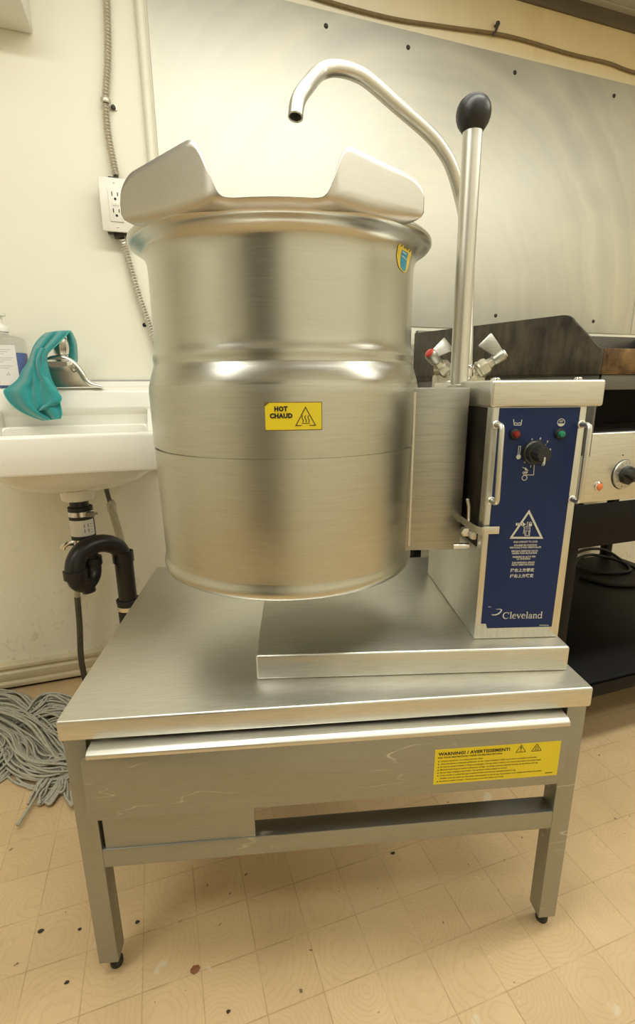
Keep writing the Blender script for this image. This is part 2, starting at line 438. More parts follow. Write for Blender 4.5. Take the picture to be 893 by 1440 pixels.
# ================================================================== THE SETTING
WY = .98; ZC = 2.235
X0, X1, Y0 = -2.0, 3.7, -1.75
struct('floor', MB().box(X0 - .1, X1 + .1, Y0 - .1, WY + .1, -.06, 0), M['floor'])
struct('ceiling', MB().box(X0 - .1, X1 + .1, Y0 - .1, WY + .1, ZC, ZC + .05), M['tile_grey'])
struct('wall_back', MB().box(X0 - .1, X1 + .1, WY, WY + .1, 0, ZC), M['wall'])
struct('wall_left', MB().box(X0 - .1, X0, Y0, WY, 0, ZC), M['wall'])
struct('wall_right', MB().box(X1, X1 + .1, Y0, WY, 0, ZC), M['wall'])
struct('wall_front', MB().box(X0 - .1, X1 + .1, Y0 - .1, Y0, 0, ZC), M['wall'])
g = MB()
for y in (.37, -.24, -.85, -1.46): g.box(X0, X1, y - .012, y + .012, ZC - .004, ZC + .001)
for k in range(9):
    x = X0 + .33 + k * .61
    g.box(x - .012, x + .012, Y0, WY, ZC - .005, ZC + .001)
struct('trim_1', g, M['tbar'])                              # ceiling grid
g = MB().prism([(WY, 2.19), (WY - .008, 2.19), (WY - .012, 2.2), (WY - .014, ZC - .006), (WY, ZC - .006)], 0, X0, X1)
struct('trim_2', g, M['mould'])
g = MB().prism([(WY - .014, ZC - .006), (WY - .034, ZC - .006), (WY - .034, ZC - .001), (WY, ZC - .001), (WY, ZC - .006)], 0, X0, X1)
struct('trim_3', g, M['tbar'])
prof = [(WY, .012), (WY - .018, .012), (WY - .021, .018), (WY - .020, .026), (WY - .010, .031), (WY - .015, .038), (WY - .015, .060), (WY - .009, .066), (WY - .009, .072), (WY - .018, .079), (WY - .018, .088), (WY - .010, .095), (WY, .096)]
struct('baseboard_back', MB().prism(prof, 0, X0, X1), M['trim'])
struct('trim_4', MB().box(X0, X1, WY - .006, WY, .0005, .0125), M['dark_gap'])   # open joint under the skirting
g = MB().box(-1.45, -.20, Y0, Y0 + .04, .01, 1.98)
d = struct('reflected_dark_slab', g, M['iron'], bevel=.004)  # unseen dark slab, added to mirror a dark band onto the kettle
g = MB()
g.box(-1.53, -1.45, Y0, Y0 + .05, 0, 2.06); g.box(-.20, -.12, Y0, Y0 + .05, 0, 2.06); g.box(-1.45, -.20, Y0, Y0 + .05, 1.985, 2.06)
struct('trim_5', g, M['trim'], bevel=.004)

# steel sheet behind the cooking line and its edge strip
def wall_sheet(x0, x1, label):
    g = MB().box(x0, x1, WY - .004, WY - .0005, 1.166, 2.035)
    o = g.build('wall_sheet', M['sheet'], bevel=.0008)
    tag(o, label, 'wall panel', 'stainless wall sheets'); return o
sh = wall_sheet(.243, 2.123, 'large stainless steel sheet screwed to wall behind the kettle')
def screw(x, z, par):
    s = MB().lathe([(0, .0045), (.004, .004), (.0065, .0015), (.007, 0)], (x, WY - .004, z), 14, (0, -1, 0))
    s.build('screw', M['grey_box'], par)
for x, z in ((.752, 1.997), (1.026, 1.991), (1.434, 1.99), (1.877, 1.989), (1.433, 1.216), (1.913, 1.211), (.32, 1.21), (.80, 1.2), (.32, 1.99)): screw(x, z, sh)
sh2 = wall_sheet(2.127, 3.2, 'narrow visible strip of steel sheet at right edge of the photo')
for z in (1.25, 1.60, 1.72): screw(2.14, z, sh2)
g = MB().tube([(.2245, WY - .009, 1.15), (.2245, WY - .009, 2.1)], .013, 16)
e = solo(g, 'edge_strip', M['edge_cream'], 'tall pale rounded strip along left edge of the steel wall sheet', 'edge strip')

# ---- sagging cable and its nail
pts = [(.30, WY - .006, 2.188), (.42, WY - .006, 2.115), (.55, WY - .006, 2.075), (.724, WY - .006, 2.057), (.955, WY - .006, 2.053), (1.15, WY - .006, 2.066), (1.339, WY - .008, 2.080), (1.45, WY - .006, 2.084), (1.657, WY - .006, 2.079), (1.83, WY - .006, 2.081), (1.968, WY - .006, 2.073), (2.4, WY - .006, 2.075), (3.69, WY - .006, 2.08)]
c = thing('wall_cable', 'thin brown cable running along yellowed wall above the steel sheet', 'cable', (1.339, WY, 2.05))
MB().tube(cat_rom(pts, 8), .0055, 10).build('cable', M['rope_brown'], c)
g = MB().tube([(1.345, WY - .001, 2.105), (1.345, WY - .016, 2.104), (1.336, WY - .018, 2.082), (1.330, WY - .014, 2.070)], .0045, 8)
g.lathe([(0, .006), (.006, .004), (.008, 0)], (1.345, WY - .014, 2.105), 12, (0, -1, 0)); g.build('cable_hook', M['iron'], c)

# ---- armoured conduit, strap, outlet
def armoured(pts, r=.0088, pitch=.0080):
    P = cat_rom(pts, 10); Q = [P[0]]; acc = 0
    out = []; Lr = []
    tot = 0; step = pitch / 4; i = 0; pos = 0
    segs = [(P[k], P[k + 1], (P[k + 1] - P[k]).length) for k in range(len(P) - 1)]
    total = sum(s[2] for s in segs); n = int(total / step); d = 0; k = 0; base = 0
    for j in range(n + 1):
        t = j * step
        while k < len(segs) - 1 and t > base + segs[k][2]: base += segs[k][2]; k += 1
        a, b, l = segs[k]; out.append(a.lerp(b, min(1, (t - base) / l)))
        Lr.append(r * (1 + .16 * sin(2 * pi * t / pitch)))
    return MB().tube(out, Lr, 12)
CY = WY - .015
g = armoured([(.150, CY, 2.22), (.146, CY, 2.0), (.139, CY, 1.88), (.131, CY, 1.80), (.116, CY, 1.708), (.114, CY, 1.63), (.122, CY - .006, 1.55), (.124, CY - .01, 1.528)])
c1 = thing('armoured_cable', 'ribbed metal cable coming down the cream wall into top of the outlet', 'cable', (.124, CY, 1.52))
g.build('conduit', M['armor'], c1)
g = MB().tube([(.116 + .0125 * cos(a), CY - .0125 * sin(a) * 1.0, 1.708) for a in [pi * k / 10 for k in range(11)]], .0065, 8, flat=.25)
g.box(.124, .142, WY - .004, WY - .001, 1.697, 1.709); g.build('cable_strap', M['armor'], c1)
MB().lathe([(0, .007), (.005, .006), (.0065, 0)], (.134, WY - .004, 1.702), 12, (0, -1, 0)).build('strap_screw', M['grey_box'], c1)
g = armoured([(.124, CY - .012, 1.372), (.130, CY, 1.345), (.147, CY, 1.257), (.163, CY, 1.19), (.183, CY, 1.118), (.205, CY, 1.03), (.215, CY, .99)])
c2 = solo(g, 'armoured_cable', M['armor'], 'ribbed metal cable leaving bottom of the outlet and running behind the kettle', 'cable')
tag(solo(MB().lathe([(0, -.0006), (.0055, -.0006), (.006, .0004), (0, .0008)], (.163, WY - .0006, 1.144), 12, (0, -1, 0)), 'wall_plug', M['dark_gap'], 'small dark screw hole plug in cream wall left of the kettle', 'plug'))

ox, oz = .117, 1.4475     # outlet: surface box, cover plate, receptacle
ot = thing('wall_outlet', 'white double electrical outlet with cover plate on cream wall', 'outlet', (ox, WY, 1.378))
MB().box(ox - .031, ox + .031, WY - .047, WY, 1.386, 1.510).build('back_box', M['grey_box'], ot, bevel=.003)
MB().box(ox - .014, ox + .014, WY - .04, WY - .012, 1.372, 1.387).build('cable_clamp', M['grey_box'], ot, bevel=.002)
MB().box(ox - .014, ox + .014, WY - .04, WY - .012, 1.509, 1.522).build('cable_clamp', M['grey_box'], ot, bevel=.002)
g = MB().box(ox - .040, ox + .040, WY - .0545, WY - .047, 1.381, 1.5145)
pl = g.build('cover_plate', M['white_plastic'], ot, bevel=.003)
g = MB().box(ox - .0175, ox + .0175, WY - .0575, WY - .054, 1.4055, 1.4895)
g2 = g
rc = g2.build('receptacle', M['white_plastic'], ot, bevel=.001)
g = MB()
for zc in (1.468, 1.427):
    MB().box(ox - .0085, ox - .0062, WY - .0582, WY - .0574, zc, zc + .0105).build('slot', M['dark_gap'], rc)
    MB().box(ox + .0062, ox + .0085, WY - .0582, WY - .0574, zc + .0012, zc + .0095).build('slot', M['dark_gap'], rc)
    MB().lathe([(0, .0008), (.0032, .0008), (.0034, 0)], (ox, WY - .0574, zc - .0065), 12, (0, -1, 0)).build('ground_slot', M['dark_gap'], rc)
for bx0 in (-.008, .0005): MB().box(ox + bx0, ox + bx0 + .0075, WY - .0590, WY - .0574, 1.4445, 1.4535).build('test_button', M['white_plastic'], rc, bevel=.0005)
MB().lathe([(0, .0008), (.0012, .0006), (.0014, 0)], (ox + .0125, WY - .0574, 1.412), 10, (0, -1, 0)).build('status_light', plain('status_green', (.25, .7, .1), .3), rc)
for z in (1.393, 1.502): MB().lathe([(0, .0018), (.002, .0015), (.003, 0)], (ox, WY - .0545, z), 12, (0, -1, 0)).build('plate_screw', M['armor'], ot)

# white box cut by the top left corner
g = MB().box(-.42, -.042, .84, WY, 1.835, 2.16)
cb = thing('wall_cabinet', 'white wall box cut off by the top left corner of the photo', 'wall box', (-.23, WY, 1.835))
g.build('body', M['white_plastic'], cb, bevel=.008)
MB().box(-.40, -.06, .833, .841, 1.85, 2.14).build('door', M['white_plastic'], cb, bevel=.003)

# ================================================================== STAND
H, SW, SD = .500, .80, .612
st = thing('equipment_stand', 'low stainless steel equipment stand with drawer, carrying the big kettle', 'equipment stand', (.4, .3, 0), 's')
MB().box(0, SW, 0, SD, H - .034, H).build('tabletop', M['steel'], st, bevel=.0035, seg=3)
def leg(x, y):
    l = MB().box(x, x + .032, y, y + .032, .030, H - .033).build('leg', M['steel_rough'], st, bevel=.002)
    MB().lathe([(0, .0), (.0095, .0), (.0105, .002), (.0105, .009), (.0075, .012), (.007, .03), (0, .03)], (x + .020, y + .020, 0), 20).build('foot', M['black_rubber'], l)
for x in (.004, SW - .036):
    for y in (.004, SD - .036): leg(x, y)
MB().box(.035, SW - .035, .0045, .037, .229, .264).build('front_rail', M['steel_rough'], st, bevel=.002)
MB().box(.041, .271, .0062, .010, .2635, .352).build('lower_plate', M['steel_rough'], st, bevel=.001)
MB().box(.0345, .0425, .012, .03, .264, .44).build('slide_bracket', M['dark_gap'], st)
dr = MB()
dr.prism([(.036, .3455), (.752, .3455), (.754, .350), (.757, .445), (.754, .4515), (.749, .4545), (.046, .4545), (.039, .4525), (.0355, .445), (.0345, .36)], 1, -.0205, -.0175)
drw = dr.build('drawer', M['steel_rough'], st, bevel=.0006)
MB().prism([(-.0225, .4515), (-.0225, .458), (-.016, .4625), (.012, .4628), (.012, .459), (-.015, .4585), (-.018, .4515)], 0, .044, .754).build('drawer_lip', M['steel'], drw, bevel=.0012)
g = MB()
g.box(.05, .748, .0, .50, .366, .369); g.box(.05, .053, .0, .50, .366, .455); g.box(.745, .748, .0, .50, .366, .455); g.box(.05, .748, .497, .50, .366, .455)
g.build('drawer_tray', M['steel_dirty'], drw)
# warning label on the drawer
lx0, lx1, lz0, lz1 = .5455, .7435, .3630, .4255
g = MB().box(lx0, lx1, -.0209, -.0205, lz0, lz1)
P = Print(g, lambda u, v, h: (lx0 + u, -.0209 - h, lz0 + v), 1, .0003)
wL, hL = lx1 - lx0, lz1 - lz0
P.text('WARNING! / AVERTISSEMENT!', .005, hL - .0105, .0075, .112, bold=.035)
P.text('FOR YOUR PROTECTION / POUR VOTRE PROTECTION', .005, hL - .0158, .0036, .100, bold=.03)
for cx in (.1345, .1595):
    P.stroke([(cx - .0078, hL - .0148), (cx + .0078, hL - .0148), (cx, hL - .0015 - .0005)], .0008, True)
P.stroke([(.1345, hL - .0052), (.1345, hL - .0105)], [.0020, .0012]); P.disc((.1345, hL - .0126), .0009, 10)
for k in (-1, 0, 1):
    P.stroke([(.1595 + k * .0022 + .0006 * sin(t * 1.1), hL - .0124 + t * .0011) for t in range(7)], .0006)
P.stroke([(.1557, hL - .0132), (.1633, hL - .0132)], .0006)
lines = [('Contents may be hot. / Le contenu peut être chaud.', .066),
 ("Check that drawer is properly installed prior to use. / Avant l'utilisation, vérifier que le tiroir est installé correctement.", .152),
 ('Do not use drawer if wheels or frames are damaged. / Ne pas utiliser le tiroir si les roues ou les cadres sont endommagés.', .160),
 ('Maximum load rating on drawer is 50 pounds (23 kg). / La charge nominale maximale du tiroir est de 50 livres (23 kg).', .155),
 ('Do not "drop" anything on the drawer. / Ne pas laisser tomber d\'objets sur le tiroir.', .106),
 ('Check monthly to ensure that legs are locked to floor and bolts are securely fastened to leg.', .120),
 ('Vérifier tous les mois que les pieds sont bloqués au sol et que les boulons sont solidement fixés aux pieds.', .163),
 ('Do not sit or stand on drawer. / Ne pas s\'asseoir ou se tenir debout sur le tiroir.', .102)]
z = hL - .0218
for i, (t, w) in enumerate(lines):
    P.text(t, .0095, z, .0034, w, bold=.015)
    if i != 6: P.poly([(.0050, z), (.0075, z), (.00625, z + .0024)])
    z -= .0052
P.stroke([(.178, .0055), (.190, .0055)], .0012)
g.build('warning_label', [M['yellow'], M['ink']], drw, recalc=False, off=drw['_off'])

# ================================================================== KETTLE
ku = thing('steam_kettle', 'large tilting stainless steam kettle with blue control console on the steel stand', 'kettle', (.29, .0675, .5), 'u')
PH = .5431
MB().box(.2906, .7984, .0675, .50, .500, PH).build('base_pan', M['steel'], ku, bevel=.004, seg=3)

KX, KY = .3433, .2595
def shear(p): return max(0, p.z - 1.06) / .11 * .009 * (p.y / .24)
prof = [(0, .640), (.12, .641), (.20, .645), (.219, .648), (.2258, .652), (.2272, .659), (.2262, .666), (.2240, .670), (.2236, .676),
 (.2240, .70), (.2256, .78), (.2268, .856), (.2268, .8583), (.2225, .8586), (.2225, .8618), (.2274, .8621), (.2276, .866), (.2280, .91), (.2283, .943), (.2281, .950), (.2272, .957), (.2255, .964), (.2230, .972), (.2206, .980),
 (.2182, .986), (.2171, .9905), (.2178, .9950), (.2183, .9985), (.2176, 1.003), (.2162, 1.008), (.2149, 1.015), (.2143, 1.022), (.2140, 1.03), (.2138, 1.08), (.2136, 1.12), (.2140, 1.136), (.2165, 1.146), (.2225, 1.1545), (.2315, 1.1605),
 (.2378, 1.1645), (.2402, 1.1685), (.2398, 1.1725), (.2366, 1.1752), (.230, 1.175), (.222, 1.169), (.211, 1.155), (.2075, 1.14), (.206, 1.10), (.206, .85), (.198, .76), (.17, .71), (.09, .685), (0, .68)]
kv = MB().lathe(prof, (KX, KY, 0), 128, shear=shear)
for f in kv.bm.faces:
    c = f.calc_center_median()
    if c.z < .9583 and math.hypot(c.x - KX, c.y - KY) > .212: f.material_index = 1
kv = kv.build('kettle_vessel', [M['steel_kettle'], M['steel_jacket']], ku, sharp=50)

# pouring lip: follows the front of the rim, low in the middle, two upright wings
def lip_rows():
    cols = []
    PHI = [-53 + k * .5 for k in range(213)]
    TP = cat_rom([(0, .016, 0), (7, .016, 0), (12.8, .0162, 0), (14.4, .0185, 0), (15.8, .028, 0), (17.4, .044, 0), (19.2, .0625, 0), (20.4, .0725, 0), (21.6, .0785, 0), (23.2, .0812, 0), (26, .0805, 0), (36, .0745, 0), (53, .064, 0)], 12)
    def top_at(s):
        for a, b in zip(TP, TP[1:]):
            if a.x <= s <= b.x: return a.y + (b.y - a.y) * (s - a.x) / max(1e-6, b.x - a.x)
        return .064
    for ph in PHI:
        s = abs(ph) * (1.115 if ph > 0 else 1)
        if s > 53: continue
        def ease(a, b, x): t = max(0, min(1, (x - a) / (b - a))); return t * t * (3 - 2 * t)
        top = top_at(s)
        if ph > 0: top = .016 + (top - .016) * .89
        hb = 0.0
        ca = 46
        if s > ca:      # rounded outer corners
            t = (s - ca) / (53 - ca); q = math.sqrt(max(0, 1 - t * t))
            top = .036 + (top - .036) * q; hb = .024 - .024 * q
        if 18 < s < 25: top -= .004 * (1 - abs(s - 21.5) / 3.5) * 0
        cols.append((ph, hb, top))
    rows = []
    for ph, hb, top in cols:
        a = rad(ph); s = abs(ph) * (1.115 if ph > 0 else 1)
        # wings are flat plates: chord between 17 and 50 degrees
        e = max(0, min(1, (s - 11) / 8)); e = e * e * (3 - 2 * e)
        flat = .2462 * cos(rad(17)) / cos(rad(s - 34)) / .9563 * .965
        row = []
        for j in range(11):
            h = hb + (top - hb) * j / 10
            k = min(1, h / .020); k2 = k * (2 - k)
            R = .2345 + (.2475 - .2345) * k2; R = R * (1 - e) + (R + (flat - .2415) * k2) * e
            z = 1.1655 - .009 * cos(a) + (h * .62 if h < .02 else .0124 + (h - .02) * .97)
            row.append((KX + R * sin(a), KY - R * cos(a), z))
        rows.append(row)
    return rows
MB().grid(lip_rows()).build('pouring_lip', M['steel_lip'], kv, solid=.0028, sharp=60)

# HOT label bent round the jacket
Rl = .2286
def onjacket(R, zc=0):
    def f(u, v, h): a = rad(u); return (KX + (R + h) * sin(a), KY - (R + h) * cos(a), v)
    return f
def deg(m): return math.degrees(m / Rl)
g = MB(); F = onjacket(Rl)
n = 12; a0, a1, z0, z1 = -5.5, 13.25, .8985, .9335
for i in range(n):
    u0 = a0 + (a1 - a0) * i / n; u1 = a0 + (a1 - a0) * (i + 1) / n
    zt = z1 - (.0045 if i == 0 else 0)
    g.face(g.verts([F(u0, z0, .0004), F(u1, z0, .0004), F(u1, z1, .0004), F(u0, zt, .0004)]))
P = Print(g, lambda u, v, h: F(a0 + deg(u), z0 + v, .0004 + h), 1, .0003)
P.text('HOT', .0210, .0245, .0082, .0175, 'C', .065); P.text('CHAUD', .0210, .0155, .0082, .0300, 'C', .065)
P.stroke([(.0400, .0052), (.0665, .0052), (.05325, .0290)], .0011, True)
for k in (-1, 0, 1):
    P.stroke([(.0532 + k * .0040 + .0010 * sin(t * .75), .0092 + t * .00105) for t in range(10)], [.0007, .001, .001, .001, .001, .001, .001, .001, .001, .0006])
P.stroke([(.0478, .0080), (.0588, .0080)], .0008)
g.mi = 2; t = .0011; wl = (a1 - a0) / deg(1)
g.mi = 0
Pe = Print(g, lambda u, v, h: F(a0 + deg(u), z0 + v, .0002), 2, 0)
for i in range(10):
    ua, ub = wl * i / 10, wl * (i + 1) / 10
    Pe.poly([(ua, -.0012), (ub, -.0012), (ub, .0002), (ua, .0002)]); Pe.poly([(ua, .0346), (ub, .0346), (ub, .0359), (ua, .0359)])
Pe.poly([(wl - .0002, -.0012), (wl + .0010, -.0012), (wl + .0010, .0359), (wl - .0002, .0359)])
Pe.poly([(0, .0300), (.0050, .0359), (-.001, .0359), (-.001, .0300)])
g.build('hot_label', [M['yellow'], M['ink'], plain('brown_label_edge', (.16, .10, .03), .5)], kv, recalc=False, off=kv['_off'])

# worn shield sticker under the rim
Rs = .2139
def Fs(u, v, h):
    a = rad(u); z = v + max(0, v - 1.06) / .11 * .009 * .90 * cos(a)
    R_ = .2139
    for (r0, z0_), (r1, z1_) in zip(prof, prof[1:]):
        if z0_ <= z <= z1_ and r0 > .2 and z0_ > 1.03: R_ = r0 + (r1 - r0) * (z - z0_) / (z1_ - z0_); break
    return (KX + (R_ + .0004 + h) * sin(a), KY - (R_ + .0004 + h) * cos(a), v)
sh_z = lambda u, v: v
g = MB(); P0 = Print(g, lambda u, v, h: Fs(55.8 + math.degrees(u / Rs), 1.1135 + v * .80, h), 0, .0003)
yl = [(-.026, .039), (-.0245, .024), (-.019, .008), (-.0115, .002), (-.001, .0), (.006, -.0015), (.012, .003), (.019, .013), (.024, .026), (.0265, .040), (.020, .036), (.012, .034), (.008, .0385), (.0, .034), (-.006, .040), (-.012, .035), (-.018, .0405)]
def fill_rows(P_, left, right, n=8):
    def xat(l, v):
        for (x0_, v0_), (x1_, v1_) in zip(l, l[1:]):
            if v0_ <= v <= v1_: return x0_ + (x1_ - x0_) * (v - v0_) / max(1e-9, v1_ - v0_)
        return l[-1][0] if v > l[-1][1] else l[0][0]
    lo, hi = max(left[0][1], right[0][1]), min(left[-1][1], right[-1][1])
    for k in range(n):
        va, vb_ = lo + (hi - lo) * k / n, lo + (hi - lo) * (k + 1) / n
        la, ra, lb, rb_ = xat(left, va), xat(right, va), xat(left, vb_), xat(right, vb_)
        for j in range(4):
            P_.poly([(la + (ra - la) * j / 4, va), (la + (ra - la) * (j + 1) / 4, va), (lb + (rb_ - lb) * (j + 1) / 4, vb_), (lb + (rb_ - lb) * j / 4, vb_)])
fill_rows(P0, [(-.0030, .0), (-.0120, .002), (-.019, .008), (-.0235, .020), (-.0250, .036)], [(.004, .0), (.012, .003), (.019, .013), (.0235, .026), (.0250, .036)], 10)
for x in (-.022, -.013, -.002, .008, .018): P0.poly([(x - .004, .0358), (x + .004, .0358), (x + .0005, .0405 if x != -.002 else .038)])
P1 = Print(g, lambda u, v, h: Fs(55.8 + math.degrees(u / Rs), 1.1135 + v * .80, h), 1, .0006)
bl = [(-.0125, .0335), (-.0120, .012), (-.008, .004), (.004, .001), (.0075, .006), (.0100, .027), (.004, .0295), (-.005, .0325)]
fill_rows(P1, [(-.0040, .002), (-.0105, .006), (-.0125, .014), (-.0125, .033)], [(.0050, .002), (.0085, .007), (.0100, .018), (.0105, .033)], 8)
P2 = Print(g, lambda u, v, h: Fs(55.8 + math.degrees(u / Rs), 1.1135 + v * .80, h), 2, .0009)
P2.stroke([(-.009, .0245), (.000, .0235), (.008, .0215)], [.0012, .002, .001]); P2.stroke([(-.010, .0305), (.004, .0295)], .0016)
g.build('shield_sticker', [M['sticker_yellow'], M['sticker_blue'], M['print']], kv, recalc=False, off=kv['_off'])

# trunnion housing between vessel and console
tp = []
for k in range(9):
    y = .16 + .19 * k / 8; tp.append((KX + math.sqrt(.2195 ** 2 - (y - KY) ** 2), y))
tp = [(x, y) for x, y in tp] + [(.636, .35), (.638, .16)]
g = MB().prism(tp, 2, .681, .9515)
hs = g.build('trunnion_housing', M['steel_dull'], ku, bevel=.0025)
MB().box(.548, .5515, .1585, .1615, .690, .945).build('weld_strip', M['steel_lip'], hs)

# tilting lever
p0 = at(645, 541, 1, .25, 'u'); p1 = at(664.5, 185, 1, .25, 'u'); pb = at(665.5, 158, 1, .25, 'u')
p0.z = .951
lv = MB().tube([p0, p1], .0152, 28).build('tilt_lever', M['tube'], ku)
ax = (p1 - p0).normalized()
g = MB().lathe([(0, .0), (.0145, .0), (.0162, .0015), (.0195, .006), (.0235, .0120), (.0260, .0195), (.0266, .027), (.0252, .0350), (.0212, .0420), (.0150, .0472), (.008, .0498), (0, .0505)], p1 - ax * .002, 40, ax)
g.build('lever_knob', M['black_plastic'], lv, sharp=50)
MB().lathe([(.021, 0), (.021, .004), (.0155, .006)], p0, 28, ax).build('lever_collar', M['steel'], lv)

# ---- console
cx0, cx1, cy, cyb, czt = .6512, .7951, .0993, .396, .9225
cs = MB().box(cx0, cx1, cy, cyb, PH, czt + .004).build('console', M['steel_v'], ku, bevel=.0035)
g = MB().box(.6465, .8155, .0945, .405, .9225, .9608)
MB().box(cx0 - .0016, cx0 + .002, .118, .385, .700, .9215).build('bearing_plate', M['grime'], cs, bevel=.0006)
cap = g.build('top_cover', M['steel'], cs, bevel=.004, seg=3)
for x, y in ((.662, .12), (.675, .16), (.790, .125), (.790, .37), (.665, .37)):
    MB().lathe([(0, .0045), (.005, .004), (.0065, .001), (.0065, 0)], (x, y, .9607), 12).build('screw', M['chrome'], cap)
# blue front plate with its print
px0, px1, pz0, pz1 = .6610, .7835, .5640, .9215
g = MB().prism([(px0, pz0 + .0085), (px0 + .0080, pz0 + .0085), (px0 + .0105, pz0), (px1 - .003, pz0), (px1, pz1), (px0 + .001, pz1)], 1, cy - .0016, cy + .001)
P = Print(g, lambda u, v, h: (u, cy - .0016 - h, v), 1, .0003)
def q(px, py): p = at(px, py, 1, cy, 'u'); return (p.x, p.z)
def Q(*l): return [q(*p) for p in l]
z6 = lambda x, y: (690 + x * .15677, 570 + y * .15686)      # reading off a magnified crop
z4 = lambda x, y: (660 + x * .2362, 560 + y * .2361)
# tub sign and steam sign
P.stroke(Q(z6(200, 125), z6(207, 176), z6(266, 176), z6(275, 127)), .0011); P.stroke(Q(z6(206, 160), z6(222, 155), z6(236, 163), z6(250, 155), z6(266, 160)), .0010)
c = q(*z6(627, 153)); P.ring(c, .0054, .0009); P.poly([(c[0] - .0048, c[1] - .0014), (c[0] - .0033, c[1] - .0042), (c[0], c[1] - .0053), (c[0] + .0033, c[1] - .0042), (c[0] + .0048, c[1] - .0014)])
for k in (-1, 0, 1): P.stroke([(c[0] + k * .0018 - .0008, c[1] + .0002), (c[0] + k * .0018 + .0009, c[1] + .0034)], .0008)
# dial marks
kc = q(*z6(415, 425))
for i, (x, y) in enumerate(((353, 545), (300, 503), (281, 436), (306, 358), (366, 307), (440, 296), (504, 328), (528, 397), (514, 471))):
    P.text(str(i + 1), *q(*z6(x, y + 9)), .0046, align='C', bold=.04)
P.text('10', *q(*z6(466, 540)), .0046, align='C', bold=.04)
for x0, y0, x1, y1 in ((383, 338, 378, 326), (436, 325, 438, 312), (322, 365, 334, 373), (492, 348, 484, 356)): P.stroke(Q(z6(x0, y0), z6(x1, y1)), .0008)
# thermometer, bolt, OFF line
P.stroke(Q(z6(240, 445), z6(247, 366), z6(264, 366), z6(254, 445)), .0009); P.disc(q(*z6(245, 461)), .0036)
P.poly(Q(z6(274, 549), z6(303, 560), z6(308, 554), z6(335, 586), z6(302, 580), z6(305, 572)))
P.text('OFF', *q(*z6(303, 612)), .0050, .0078, 'C', .05)
P.stroke(Q(z6(288, 622), z6(380, 622), z6(386, 530)), .0010); P.ring(q(*z6(299, 648)), .0038, .0010)
# upright-to-lock triangle
P.stroke(Q(z4(352, 673), z4(245, 829), z4(427, 829)), .0032, True)
P.poly(Q(z4(314, 735), z4(333, 749), z4(314, 764)))
for k in range(4): P.poly(Q(z4(274 + k * 10, 741), z4(281 + k * 10, 741), z4(281 + k * 10, 757), z4(274 + k * 10, 757)))
P.stroke(Q(z4(340, 763), z4(343, 737)), .0009); P.disc(q(*z4(344, 737)), .0010, 8)
P.poly(Q(z4(351, 744), z4(370, 744), z4(369, 760), z4(350, 760))); P.ring(q(*z4(360, 743)), .0020, .0009, 0, 180)
P.stroke(Q(z4(322, 765), z4(359, 765), z4(355, 816), z4(328, 816)), .0009, True)
P.stroke(Q(z4(326, 776), z4(358, 776)), .0008); P.stroke(Q(z4(330, 788), z4(356, 788)), .0008)
P.stroke(Q(z4(334, 790), z4(333, 812)), .0008); P.stroke(Q(z4(352, 790), z4(349, 812)), .0008); P.stroke(Q(z4(324, 770), z4(318, 806)), .0007)
mid = lambda a, b, y: q(*z4((a + b) / 2, y))
def line(t, a, b, y, s=.0040): P.text(t, *mid(a, b, y), s, (q(*z4(b, y))[0] - q(*z4(a, y))[0]), 'C', .03)
line('PUSH UPRIGHT TO LOCK', 261, 404, 858)
line('POUSSER EN POSITION', 264, 398, 878); line('VERTICALE POUR VERROUILLER', 236, 424, 891)
line('EMPUJAR DERECHO HACIA', 248, 405, 912); line('ARRIBA PARA BLOQUEAR', 250, 400, 925)
line('PREMERE IN ALTO PER', 255, 391, 947); line('LA CHIUSURA', 280, 360, 959)
line('ZUM VERRIEGELN GERADE', 250, 385, 981); line('NACH OBEN DRÜCKEN', 250, 382, 994)
line('按右上方锁定', 241, 382, 1029, .0062); line('按右上方鎖定', 238, 378, 1063, .0062)
P.poly(Q(z4(110, 1237), z4(126, 1239), z4(126, 1241.5), z4(110, 1240)))
for k in range(8): P.poly(Q(z4(415 + k * 7, 1346), z4(419 + k * 7, 1346), z4(419 + k * 7, 1352), z4(415 + k * 7, 1352)))
